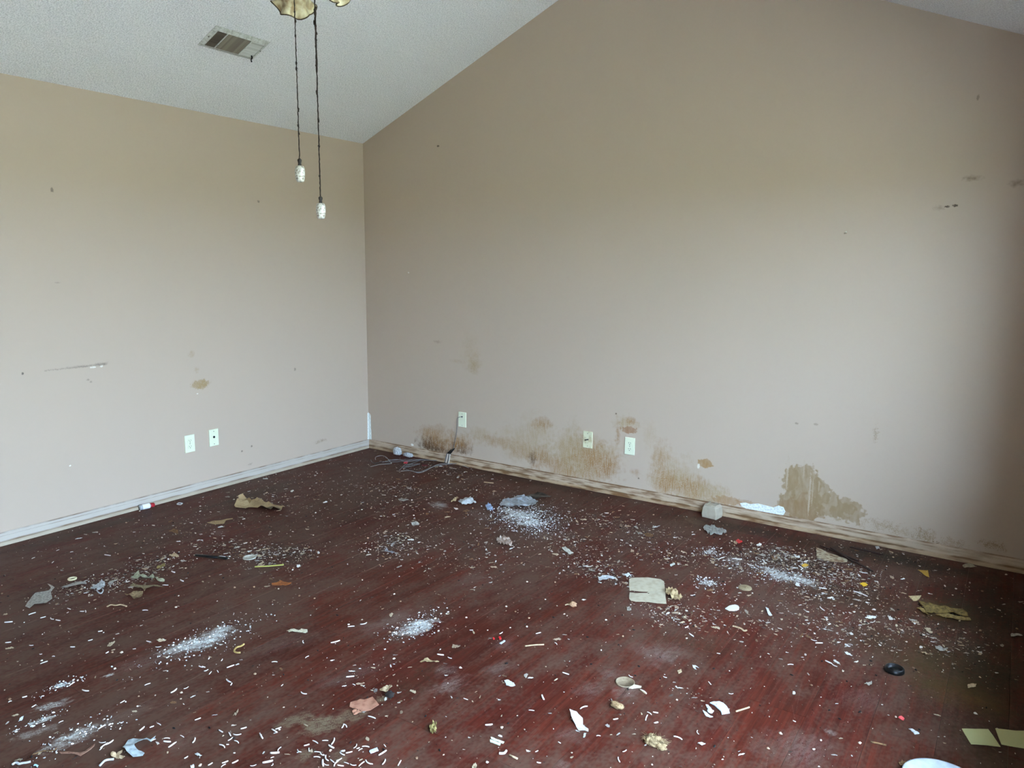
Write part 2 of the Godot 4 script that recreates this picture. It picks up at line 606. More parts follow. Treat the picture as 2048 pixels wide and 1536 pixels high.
# ---------------------------------------------------------------- dirt on the walls
func back_wall_stains() -> ImageTexture:
	var ppm := 2048.0 / RX
	map_begin(2048, int(HR * ppm), Color(0.55, 0.42, 0.27))
	var rust := Color(0.58, 0.43, 0.26)
	var dark := Color(0.27, 0.17, 0.07)
	var tan_ := Color(0.64, 0.55, 0.42)
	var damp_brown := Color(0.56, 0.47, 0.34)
	# drips under the cable plate
	for s in [[0.702, 0.125, 0.182, 0.072, dark, 1.0], [0.672, 0.105, 0.153, 0.04, dark, 1.0], [0.693, 0.172, 0.192, 0.12, rust, 0.8], [0.968, 0.143, 0.115, 0.058, dark, 0.95], [0.949, 0.168, 0.154, 0.094, rust, 0.8], [0.827, 0.135, 0.197, 0.087, rust, 0.5]]:
		stain(ppm, HR, s[0], s[1], s[2], s[3], s[4], s[5], "drip", 0.7)
	for s in [[0.692, 0.088, 0.162, 0.024, 0.85], [0.636, 0.148, 0.072, 0.04, 0.6], [0.978, 0.105, 0.105, 0.019, 0.8]]:
		stain(ppm, HR, s[0], s[1], s[2], s[3], dark, s[4], "drip", 0.9)
	# cloudy band and the rust speckle that runs right from it
	for s in [[1.147, 0.256, 0.157, 0.084, tan_, 0.6], [1.328, 0.228, 0.232, 0.06, rust, 0.55], [1.526, 0.189, 0.171, 0.074, rust, 0.6], [1.682, 0.165, 0.141, 0.094, rust, 0.95], [1.611, 0.15, 0.038, 0.066, dark, 0.8], [1.686, 0.407, 0.099, 0.057, rust, 0.9], [1.629, 0.349, 0.209, 0.144, tan_, 0.5],
			[1.896, 0.232, 0.174, 0.219, tan_, 1.0], [2.033, 0.217, 0.284, 0.202, tan_, 1.0], [2.11, 0.194, 0.219, 0.159, rust, 0.85], [2.205, 0.175, 0.111, 0.103, rust, 0.7], [1.839, 0.117, 0.185, 0.093, rust, 0.6], [1.546, 0.236, 0.298, 0.146, tan_, 0.6]]:
		stain(ppm, HR, s[0], s[1], s[2], s[3], s[4], s[5], "drip", 0.8)
	for s in [[2.329, 0.493, 0.107, 0.056, tan_, 0.95], [2.364, 0.514, 0.046, 0.03, rust, 0.85], [2.274, 0.413, 0.022, 0.094, rust, 0.75], [2.412, 0.174, 0.049, 0.033, rust, 0.45],
			[2.68, 0.185, 0.186, 0.188, tan_, 1.0], [2.847, 0.116, 0.192, 0.096, tan_, 0.9], [2.574, 0.283, 0.075, 0.163, rust, 0.5], [2.614, 0.141, 0.115, 0.118, rust, 0.75], [2.797, 0.14, 0.155, 0.09, rust, 0.7], [2.926, 0.13, 0.125, 0.063, tan_, 0.8], [2.493, 0.435, 0.062, 0.111, tan_, 0.35]]:
		stain(ppm, HR, s[0], s[1], s[2], s[3], s[4], s[5], "drip", 0.8)
	# faint smears higher up
	for s in [[1.09, 0.784, 0.078, 0.089, tan_, 0.75], [0.936, 0.795, 0.095, 0.019, tan_, 0.35], [1.053, 0.886, 0.102, 0.163, tan_, 0.25], [4.141, 1.944, 0.046, 0.019, Color(0.35, 0.29, 0.22), 0.5], [4.326, 1.91, 0.04, 0.021, Color(0.35, 0.29, 0.22), 0.5], [4.008, 1.805, 0.035, 0.017, Color(0.35, 0.29, 0.22), 0.3],
			[0.744, 0.929, 0.044, 0.015, Color(0.4, 0.34, 0.27), 0.4]]:
		stain(ppm, HR, s[0], s[1], s[2], s[3], s[4], s[5], "blot", 0.9)
	# the wet stain with hard edges by the plaster patch
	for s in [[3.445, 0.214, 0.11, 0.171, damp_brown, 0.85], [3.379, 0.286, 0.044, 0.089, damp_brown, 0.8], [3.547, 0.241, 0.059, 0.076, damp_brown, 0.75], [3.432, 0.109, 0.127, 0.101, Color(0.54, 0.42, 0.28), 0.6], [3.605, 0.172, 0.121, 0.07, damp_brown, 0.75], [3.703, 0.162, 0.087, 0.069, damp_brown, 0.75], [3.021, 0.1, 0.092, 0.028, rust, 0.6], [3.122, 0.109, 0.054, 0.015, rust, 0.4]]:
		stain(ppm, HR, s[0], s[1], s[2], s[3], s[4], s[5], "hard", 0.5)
	for s in [[3.362, 0.328, 0.006, 0.107, 0.8], [3.451, 0.363, 0.005, 0.058, 0.6], [3.491, 0.216, 0.006, 0.135, 0.8], [3.506, 0.237, 0.005, 0.088, 0.6], [3.539, 0.278, 0.004, 0.035, 0.6], [3.612, 0.103, 0.024, 0.009, 0.9], [3.59, 0.084, 0.011, 0.006, 0.8]]:
		stain(ppm, HR, s[0], s[1], s[2], s[3], Color(0.71, 0.64, 0.57), s[4], "hard", 0.6)   # runs where the clean wall paint shows through
	# low grime that follows the board to the right
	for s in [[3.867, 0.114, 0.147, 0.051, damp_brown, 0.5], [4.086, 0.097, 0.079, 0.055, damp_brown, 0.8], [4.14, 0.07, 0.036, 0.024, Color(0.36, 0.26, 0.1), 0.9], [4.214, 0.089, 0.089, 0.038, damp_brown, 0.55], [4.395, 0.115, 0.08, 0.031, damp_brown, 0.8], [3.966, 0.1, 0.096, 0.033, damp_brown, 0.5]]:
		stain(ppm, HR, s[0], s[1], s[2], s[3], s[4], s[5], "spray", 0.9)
	stain(ppm, HR, 3.809, 0.616, 0.02, 0.071, Color(0.52, 0.45, 0.34), 0.55, "spray", 0.9)
	stain(ppm, HR, 2.87, 0.309, 0.047, 0.028, Color(0.6, 0.47, 0.3), 0.95, "hard", 0.5)
	stain(ppm, HR, 2.829, 0.283, 0.01, 0.016, Color(0.86, 0.85, 0.8), 0.9, "hard", 0.5)
	stain(ppm, HR, 2.352, 0.453, 0.057, 0.023, Color(0.58, 0.43, 0.31), 0.85, "hard", 0.5)
	# small knocks, nail holes and flecks
	for s in [[4.043, 1.811, 0.013, 0.006, Color(0.2, 0.15, 0.1), 0.9], [4.079, 1.815, 0.013, 0.007, Color(0.2, 0.15, 0.1), 0.9], [0.76, 2.362, 0.014, 0.007, Color(0.3, 0.26, 0.22), 0.8], [0.459, 1.445, 0.01, 0.008, Color(0.85, 0.84, 0.8), 0.9], [3.58, 1.694, 0.008, 0.008, Color(0.75, 0.74, 0.66), 0.9], [3.576, 1.689, 0.008, 0.004, Color(0.3, 0.26, 0.2), 0.7],
			[0.48, 0.09, 0.016, 0.01, Color(0.88, 0.88, 0.85), 0.95], [3.393, 0.625, 0.011, 0.006, Color(0.4, 0.36, 0.3), 0.5], [3.499, 0.632, 0.013, 0.006, Color(0.4, 0.36, 0.3), 0.45], [2.255, 0.548, 0.006, 0.005, Color(0.3, 0.22, 0.15), 0.9], [4.13, 2.325, 0.006, 0.014, Color(0.3, 0.26, 0.22), 0.4], [2.431, 0.14, 0.006, 0.005, Color(0.25, 0.2, 0.15), 0.8]]:
		stain(ppm, HR, s[0], s[1], s[2], s[3], s[4], s[5], "hard", 0.6)
	return map_end()


func left_wall_stains() -> ImageTexture:
	var ppm := 2048.0 / RZ
	map_begin(2048, int(HW * ppm), Color(0.55, 0.48, 0.38))
	var tan_ := Color(0.60, 0.50, 0.34)
	var grey := Color(0.40, 0.37, 0.34)
	for s in [[1.524, 0.717, 0.079, 0.039, tan_, 0.9, "spray"], [1.517, 0.719, 0.061, 0.03, tan_, 0.7, "hard"], [1.573, 0.922, 0.028, 0.029, tan_, 0.35, "blot"], [1.543, 0.815, 0.021, 0.023, tan_, 0.35, "blot"], [0.526, 0.152, 0.08, 0.02, Color(0.42, 0.36, 0.25), 0.5, "spray"], [1.17, 0.107, 0.025, 0.011, grey, 0.5, "spray"],
			[2.157, 0.915, 0.051, 0.012, grey, 0.6, "blot"], [2.27, 0.913, 0.098, 0.009, grey, 0.35, "blot"], [2.198, 0.902, 0.017, 0.006, Color(0.88, 0.87, 0.83), 0.9, "hard"], [2.149, 0.903, 0.011, 0.006, Color(0.88, 0.87, 0.83), 0.8, "hard"],
			[2.569, 0.906, 0.006, 0.007, Color(0.25, 0.22, 0.2), 0.8, "hard"], [2.342, 1.881, 0.008, 0.013, grey, 0.8, "hard"], [1.006, 1.921, 0.01, 0.01, grey, 0.7, "hard"], [2.353, 1.386, 0.021, 0.005, grey, 0.4, "blot"], [0.744, 0.736, 0.009, 0.011, grey, 0.7, "hard"], [2.367, 0.356, 0.007, 0.006, Color(0.9, 0.9, 0.87), 0.95, "hard"],
			[2.231, 0.833, 0.008, 0.006, grey, 0.5, "hard"], [2.215, 0.82, 0.008, 0.006, grey, 0.5, "hard"], [1.23, 0.213, 0.008, 0.007, Color(0.25, 0.22, 0.2), 0.6, "hard"], [1.15, 0.233, 0.008, 0.007, Color(0.25, 0.22, 0.2), 0.6, "hard"], [1.546, 0.66, 0.007, 0.005, Color(0.88, 0.87, 0.83), 0.8, "hard"]]:
		stain(ppm, HW, s[0], s[1], s[2], s[3], s[4], s[5], s[6], 0.7)
	scratch(ppm, HW, Vector2(2.456, 0.912), Vector2(2.116, 0.917), 0.008, grey, 0.5)
	scratch(ppm, HW, Vector2(2.297, 0.907), Vector2(2.104, 0.922), 0.005, grey, 0.6)
	return map_end()


# ---------------------------------------------------------------- dirt on the floor
func floor_dirt() -> ImageTexture:
	# the overall film of dust first, coarse, then the patches on top of it
	var small := 1024
	var ppm := small / RX
	map_begin(small, small, Color(0.30, 0.25, 0.23))
	for py in small:
		for px in small:
			var x := px / ppm
			var z := py / ppm
			var walked := clampf(1.15 - Vector2((x - 3.2) * 0.75, (z - 2.3) * 0.8).length(), 0.0, 1.0)   # trodden clean towards the camera
			var a := 0.5 - 0.28 * walked + 0.6 * n1.get_noise_2d(x * 160.0, z * 90.0) + 0.45 * n2.get_noise_2d(x * 1100.0, z * 500.0) + 0.5 * n1.get_noise_2d(x * 6000.0, z * 4000.0)
			dab((py * small + px) * 4, 82, 62, 51, clampf(a, 0.0, 0.85))
	var im := Image.create_from_data(small, small, false, Image.FORMAT_RGBA8, buf)
	im.resize(2048, 2048, Image.INTERPOLATE_CUBIC)
	buf = im.get_data()
	bw = 2048
	bh = 2048
	ppm = 2048 / RX
	var white := Color(0.80, 0.82, 0.80)
	var dust_and_sheen := Color(0.47, 0.41, 0.38)
	var mud := Color(0.42, 0.37, 0.29)
	var soil := Color(0.20, 0.15, 0.10)
	# tracked soil and damp, darkest along the right and the walls
	for s in [[4.267, 0.811, 0.34, 0.42, 0.6], [4.404, 1.457, 0.25, 0.3, 0.5], [3.62, 0.269, 0.5, 0.2, 0.5], [4.111, 0.176, 0.4, 0.16, 0.6], [2.947, 0.259, 0.4, 0.12, 0.45], [0.949, 1.461, 0.5, 0.5, 0.35], [0.567, 2.25, 0.3, 0.5, 0.3], [1.373, 0.061, 0.7, 0.2, 0.4], [2.683, 2.457, 0.1, 0.3, 0.4], [3.454, 1.645, 0.25, 0.1, 0.4], [0.956, 2.481, 0.16, 0.1, 0.5], [1.402, 1.925, 0.3, 0.12, 0.45]]:
		stain(ppm, 0.0, s[0], s[1], s[2], s[3], soil, s[4] * 1.25, "spray", 0.9)
	for s in [[4.261, 0.727, 0.15, 0.16, Color(0.32, 0.25, 0.12), 0.8], [4.373, 1.441, 0.16, 0.16, Color(0.34, 0.25, 0.12), 0.8], [4.234, 1.288, 0.16, 0.24, Color(0.24, 0.2, 0.1), 0.7], [4.407, 0.595, 0.26, 0.4, Color(0.15, 0.14, 0.10), 0.9], [4.442, 1.188, 0.22, 0.36, Color(0.17, 0.15, 0.09), 0.85], [3.996, 0.175, 0.5, 0.12, Color(0.16, 0.13, 0.10), 0.95], [3.215, 0.173, 0.6, 0.1, Color(0.18, 0.13, 0.09), 0.95], [3.48, 0.54, 0.5, 0.16, Color(0.2, 0.14, 0.10), 0.7], [3.91, 0.82, 0.3, 0.2, Color(0.2, 0.14, 0.09), 0.7], [1.8, 0.067, 0.8, 0.09, Color(0.2, 0.15, 0.12), 0.7], [4.085, 1.204, 0.2, 0.2, Color(0.21, 0.15, 0.09), 0.6], [4.457, 1.758, 0.16, 0.2, Color(0.2, 0.15, 0.09), 0.7], [0.144, 2.356, 0.08, 0.6, Color(0.2, 0.18, 0.14), 0.6], [0.318, 1.415, 0.1, 0.6, Color(0.2, 0.17, 0.13), 0.5]]:
		stain(ppm, 0.0, s[0], s[1], s[2], s[3], s[4], s[5], "blot", 0.9)
	# powder, thick
	for s in [[1.805, 2.773, 0.07, 0.15, 1.0, 0.35], [1.786, 2.669, 0.05, 0.07, 0.9, 0.3], [1.778, 2.864, 0.04, 0.06, 0.8, 0.3], [2.425, 2.184, 0.06, 0.12, 0.85, 0.3], [2.409, 2.146, 0.03, 0.05, 0.9, 0.3],
			[2.006, 0.73, 0.13, 0.13, 1.0, 0.2], [2.111, 0.811, 0.09, 0.09, 1.0, 0.2], [1.891, 0.696, 0.1, 0.05, 0.9, 0.2], [1.463, 0.855, 0.09, 0.07, 0.55, 0.3],
			[3.532, 0.74, 0.11, 0.07, 0.85, 0.4], [3.638, 0.738, 0.1, 0.06, 0.8, 0.4], [3.474, 0.704, 0.06, 0.05, 0.8, 0.3], [3.143, 0.642, 0.04, 0.045, 0.75, 0.2], [3.268, 1.035, 0.04, 0.04, 0.7, 0.2], [3.288, 0.676, 0.06, 0.06, 0.4, 0.3],
			[1.676, 3.243, 0.02, 0.04, 0.95, 0.3], [1.845, 3.378, 0.02, 0.05, 0.95, 0.3], [1.782, 3.317, 0.03, 0.07, 0.6, 0.3], [2.015, 3.342, 0.03, 0.09, 0.75, 0.3], [2.029, 3.395, 0.04, 0.09, 0.5, 0.3], [1.897, 3.424, 0.03, 0.08, 0.4, 0.3], [1.749, 3.107, 0.015, 0.025, 0.7, 0.3]]:
		stain(ppm, 0.0, s[0], s[1], s[2], s[3], white, s[4], "smear", 0.7, s[5])
	# powder, thin: scuffed out along the boards; the broad right foreground smear paints a sheen
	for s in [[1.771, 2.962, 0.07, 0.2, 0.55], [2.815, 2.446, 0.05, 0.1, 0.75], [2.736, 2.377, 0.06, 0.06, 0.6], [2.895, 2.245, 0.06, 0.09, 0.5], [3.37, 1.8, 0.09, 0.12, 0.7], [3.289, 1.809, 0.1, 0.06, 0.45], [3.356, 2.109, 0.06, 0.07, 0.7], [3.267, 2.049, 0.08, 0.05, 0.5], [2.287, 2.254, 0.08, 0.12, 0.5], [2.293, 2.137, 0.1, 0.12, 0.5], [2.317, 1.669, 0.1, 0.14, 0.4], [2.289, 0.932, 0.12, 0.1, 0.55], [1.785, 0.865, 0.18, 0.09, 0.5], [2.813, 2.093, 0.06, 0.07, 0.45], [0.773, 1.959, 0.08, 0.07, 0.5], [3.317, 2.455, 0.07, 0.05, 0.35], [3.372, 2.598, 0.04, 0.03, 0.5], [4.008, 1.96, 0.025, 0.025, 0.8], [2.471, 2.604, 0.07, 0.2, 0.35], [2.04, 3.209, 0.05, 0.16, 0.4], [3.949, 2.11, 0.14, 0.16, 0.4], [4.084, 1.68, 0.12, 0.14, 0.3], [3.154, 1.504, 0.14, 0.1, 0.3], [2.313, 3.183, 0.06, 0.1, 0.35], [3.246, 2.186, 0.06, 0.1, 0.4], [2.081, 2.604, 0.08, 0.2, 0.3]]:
		stain(ppm, 0.0, s[0], s[1], s[2], s[3], dust_and_sheen, s[4] * 0.8, "smear", 1.0, 0.3)
	# dried mud
	for s in [[2.616, 2.877, 0.075, 0.085, 0.95], [2.527, 2.905, 0.04, 0.07, 0.8], [2.695, 3.009, 0.035, 0.03, 0.75], [2.659, 2.785, 0.05, 0.07, 0.7], [2.678, 2.65, 0.025, 0.03, 0.85], [2.793, 2.956, 0.04, 0.03, 0.6], [1.199, 0.423, 0.12, 0.06, 0.4], [2.897, 0.207, 0.12, 0.05, 0.5]]:
		stain(ppm, 0.0, s[0], s[1], s[2], s[3], mud, s[4], "smear", 0.6, 0.5)
	# fine scuffs along the boards
	for k in 260:
		var p := Vector2(rng.randf() * RX, 0.3 + rng.randf() * 4.2)
		var q := p + Vector2(rng.randf_range(-0.05, 0.05), rng.randf_range(0.05, 0.35))
		var n := int(p.distance_to(q) * ppm)
		var s := rng.randf_range(0.08, 0.3)
		for i in n:
			var m := p.lerp(q, float(i) / n)
			var px := int(m.x * ppm)
			var py := int(m.y * ppm)
			if px > 0 and px < bw and py > 0 and py < bh:
				dab((py * bw + px) * 4, 150, 118, 108, s * clampf(0.5 + n1.get_noise_1d(i * 70.0 + k * 900.0), 0.0, 1.0))
	return map_end()


# ---------------------------------------------------------------- skirting boards
func board_map(heavy: float, seed_: int) -> ImageTexture:
	# grime along a board: u runs with the board, v down its face
	var w := 2048
	var h := 48
	map_begin(w, h, Color(0.45, 0.36, 0.24))
	var f := FastNoiseLite.new()
	f.seed = seed_
	f.frequency = 0.01
	f.fractal_octaves = 4
	for px in w:
		var u := px / float(w)
		var far := 1.0 if heavy < 0.5 else clampf(1.25 - absf(u - 0.45) * 1.6, 0.25, 1.0)
		for py in h:
			var v := py / float(h)
			var top := clampf(1.0 - v * 11.0, 0.0, 1.0)
			var groove := clampf(1.0 - absf(v - 0.67) * 12.0, 0.0, 1.0)
			var low := clampf((v - 0.7) * 2.0, 0.0, 1.0)
			var patch := f.get_noise_2d(px * 1.2, py * 4.0)
			var line := f.get_noise_2d(px * 1.6 + 900.0, 400.0)
			var bead := clampf(1.0 - absf(v - 0.24) * 26.0, 0.0, 1.0)
			var a := (top * (0.95 + 1.8 * line) + groove * (0.85 + 1.6 * patch) + bead * (0.5 + 1.2 * line) + low * (0.1 + 0.8 * patch) + heavy * (0.2 + 1.0 * patch)) * far * (0.45 + heavy * 0.7)
			dab((py * w + px) * 4, 104, 72, 40, clampf(a, 0.0, 0.92))
	return map_end()


func board(called: String, length: float, along: Transform3D, m_board: Material, m_shoe: Material, side: float) -> void:
	# profile in (out from the wall, up), out being +x or -x; extruded along +z of the given transform
	var root := Node3D.new()
	root.name = called
	add_child(root)
	root.set_meta("kind", "structure")
	root.transform = along
	obj("board", extrude(side, [Vector2(0.0, 0.001), Vector2(0.011, 0.001), Vector2(0.011, 0.0505), Vector2(0.0092, 0.052), Vector2(0.0092, 0.0535), Vector2(0.0098, 0.055), Vector2(0.0085, 0.061), Vector2(0.005, 0.067), Vector2(0.0015, 0.069), Vector2(0.0, 0.0655)], length, 0.069), m_board, root)
	obj("shoe_molding", extrude(side, [Vector2(0.0112, 0.001), Vector2(0.024, 0.001), Vector2(0.0235, 0.009), Vector2(0.021, 0.0155), Vector2(0.0165, 0.02), Vector2(0.0112, 0.0215)], length, 0.069), m_shoe, root)


func extrude(side: float, given: Array, length: float, top: float) -> ArrayMesh:
	var profile := []
	for p in given:
		profile.append(Vector2(p.x * side, p.y))
	if side < 0.0:
		profile.reverse()
	var st := begin()
	st.set_smooth_group(-1)
	var n := profile.size()
	var steps := 24
	for i in n:
		var j := (i + 1) % n
		for k in steps:
			var z0 := length * k / steps
			var z1 := length * (k + 1) / steps
			var a: Vector2 = profile[i]
			var b: Vector2 = profile[j]
			var pa := Vector3(a.x, a.y, z0)
			var pb := Vector3(b.x, b.y, z0)
			var pc := Vector3(b.x, b.y, z1)
			var pd := Vector3(a.x, a.y, z1)
			for v in [pa, pc, pb, pa, pd, pc]:
				var uv := Vector2(v.z / length, 1.0 - v.y / top)
				st.set_uv(uv)
				st.set_uv2(uv)
				st.add_vertex(v)
	return done(st)


func build_boards() -> void:
	for side in ["left", "back"]:
		var grime := board_map(0.12 if side == "left" else 1.0, 5 if side == "left" else 17)
		var mb := paint("board_paint_" + side, Color(0.70, 0.665, 0.615) if side == "left" else Color(0.70, 0.62, 0.53), 0.5)
		with_stains(mb, grime)
		var ms := paint("shoe_paint_" + side, Color(0.66, 0.61, 0.53) if side == "left" else Color(0.65, 0.56, 0.45), 0.55)
		with_stains(ms, grime)
		if side == "left":
			board("baseboard_left", RZ, Transform3D(Basis(), Vector3(0.0005, 0, 0)), mb, ms, 1.0)
		else:
			# turned so that its length runs along +x; out into the room is then its own -x
			board("baseboard_back", RX - 0.012, Transform3D(Basis(Vector3.UP, PI / 2), Vector3(0.0115, 0, 0.0005)), mb, ms, -1.0)


# ---------------------------------------------------------------- things fixed to the walls and the ceiling
func build_fixtures() -> void:
	vent()
	fan()
	var ivory := paint("ivory_plate", Color(0.86, 0.87, 0.76), 0.35)
	var black := paint("slot_black", Color(0.05, 0.05, 0.04), 0.6)
	var steel := paint("screw_steel", Color(0.55, 0.54, 0.48), 0.4)
	outlet("ivory duplex power outlet low on the left wall", Vector3(0.0, 0.341, 1.623), PI / 2, ivory, black, steel)
	outlet("ivory duplex power outlet on the stained gable wall right of the jack plate", Vector3(2.363, 0.344, 0.0), 0.0, ivory, black, steel)
	# blank plate with a hole for a cable, left wall
	var t := plate("cable_plate", "ivory plate with one dark centre hole on the left wall", Vector3(0.0, 0.349, 1.446), PI / 2, ivory, steel, [0.043, -0.043])
	obj("jack", round_part(0.0075, 0.003, 0.0), black, t).position = Vector3(0.0, 0.004, 0.0065)
	# cable plate on the gable wall, the cable itself is a thing of its own
	t = plate("cable_plate", "ivory plate by the corner with a grey cable coming out of it", Vector3(0.983, 0.354, 0.0), 0.0, ivory, steel, [0.043, -0.043, 0.016])
	obj("jack", round_part(0.005, 0.004, 0.0), black, t).position = Vector3(0.0, 0.023, 0.0065)
	# plate with a black stub
	t = plate("jack_plate", "soiled ivory plate with a black stub in the middle of the gable wall", Vector3(2.053, 0.345, 0.0), 0.0, mottled("soiled_plate", Color(0.82, 0.81, 0.68), Color(0.73, 0.69, 0.55), 0.4, 4.0, 44), steel, [0.043, -0.043])
	var st := begin()
	tube(st, smooth([Vector3(0.004, 0.002, 0.004), Vector3(0.002, 0.003, 0.016), Vector3(-0.006, 0.001, 0.022), Vector3(-0.013, -0.001, 0.02)]), 0.0042, 8)
	obj("stub", done(st), black, t)

	# bare plaster: at the corner above the boards, and a gouge along the board further right
	var plaster := mottled("bare_plaster", Color(0.90, 0.91, 0.88), Color(0.78, 0.80, 0.78), 0.95, 14.0, 51)
	st = begin()
	prism(st, [Vector2(0.0, 0.069), Vector2(0.031, 0.069), Vector2(0.029, 0.15), Vector2(0.026, 0.16), Vector2(0.027, 0.27), Vector2(0.018, 0.285), Vector2(0.0, 0.295)], 0.0, 0.0016, Transform3D(), 0.0005)
	obj("bare_corner_strip", done(st), plaster, get_node("wall_back"))
	st = begin()
	prism(st, [Vector2(-0.016, 0.069), Vector2(0.0, 0.069), Vector2(0.0, 0.295), Vector2(-0.010, 0.288)], 0.0, 0.0016, Transform3D(Basis(Vector3.UP, PI / 2), Vector3.ZERO), 0.0004)
	obj("bare_corner_strip", done(st), plaster, get_node("wall_left"))
	st = begin()
	var patch := [Vector2(3.108, 0.078), Vector2(3.139, 0.068), Vector2(3.196, 0.064), Vector2(3.266, 0.068), Vector2(3.316, 0.062), Vector2(3.355, 0.07), Vector2(3.365, 0.093), Vector2(3.352, 0.118), Vector2(3.324, 0.122), Vector2(3.296, 0.105), Vector2(3.267, 0.108), Vector2(3.205, 0.112), Vector2(3.158, 0.1), Vector2(3.131, 0.104), Vector2(3.098, 0.095)]
	prism(st, patch, 0.0, 0.003, Transform3D(), 0.001)
	obj("bare_plaster_patch", done(st), plaster, get_node("wall_back"))


func round_part(r: float, deep: float, dome: float, sides := 16) -> ArrayMesh:
	# a disc or stud that faces +z
	var st := begin()
	var xf := Transform3D(Basis(Vector3.RIGHT, PI / 2), Vector3.ZERO)
	lathe(st, [Vector2(r, -0.001), Vector2(r, deep * 0.7), Vector2(r * 0.85, deep), Vector2(0.0001, deep + dome)], sides, xf)
	return done(st)


func plate(called: String, label: String, at: Vector3, turn: float, m: Material, steel: Material, screws: Array) -> Node3D:
	var t := thing(called, label, "wall plate", at)
	t.rotation.y = turn
	var st := begin()
	prism(st, [Vector2(-0.035, -0.057), Vector2(0.035, -0.057), Vector2(0.035, 0.057), Vector2(-0.035, 0.057)], 0.0003, 0.0062, Transform3D(), 0.0022)
	obj("plate", done(st), m, t)
	for y in screws:
		obj("screw", round_part(0.0033, 0.0014, 0.0004, 10), steel, t).position = Vector3(0, y, 0.0062)
	return t


func outlet(label: String, at: Vector3, turn: float, ivory: Material, black: Material, steel: Material) -> void:
	var t := plate("power_outlet", label, at, turn, ivory, steel, [0.0])
	for s in [1, -1]:
		var st := begin()
		var poly := []
		for k in 20:
			var a := TAU * k / 20
			poly.append(Vector2(clampf(cos(a) * 0.0172, -0.0165, 0.0165), clampf(sin(a) * 0.0172, -0.0138, 0.0138)))
		prism(st, poly, 0.004, 0.0082, Transform3D(), 0.0008)
		var face := obj("receptacle", done(st), ivory, t)
		face.position = Vector3(0, 0.0195 * s, 0)
		for q in [[-0.0063, 0.0028, 0.0022, 0.0085], [0.0063, 0.0028, 0.0022, 0.007]]:
			st = begin()
			box(st, Vector3(q[0] - q[2] / 2, q[1] - q[3] / 2, 0.0075), Vector3(q[0] + q[2] / 2, q[1] + q[3] / 2, 0.0086))
			obj("slot", done(st), black, face)
		var hole := obj("ground_hole", round_part(0.0026, 0.0012, 0.0, 10), black, face)
		hole.position = Vector3(0, -0.0078, 0.0075)


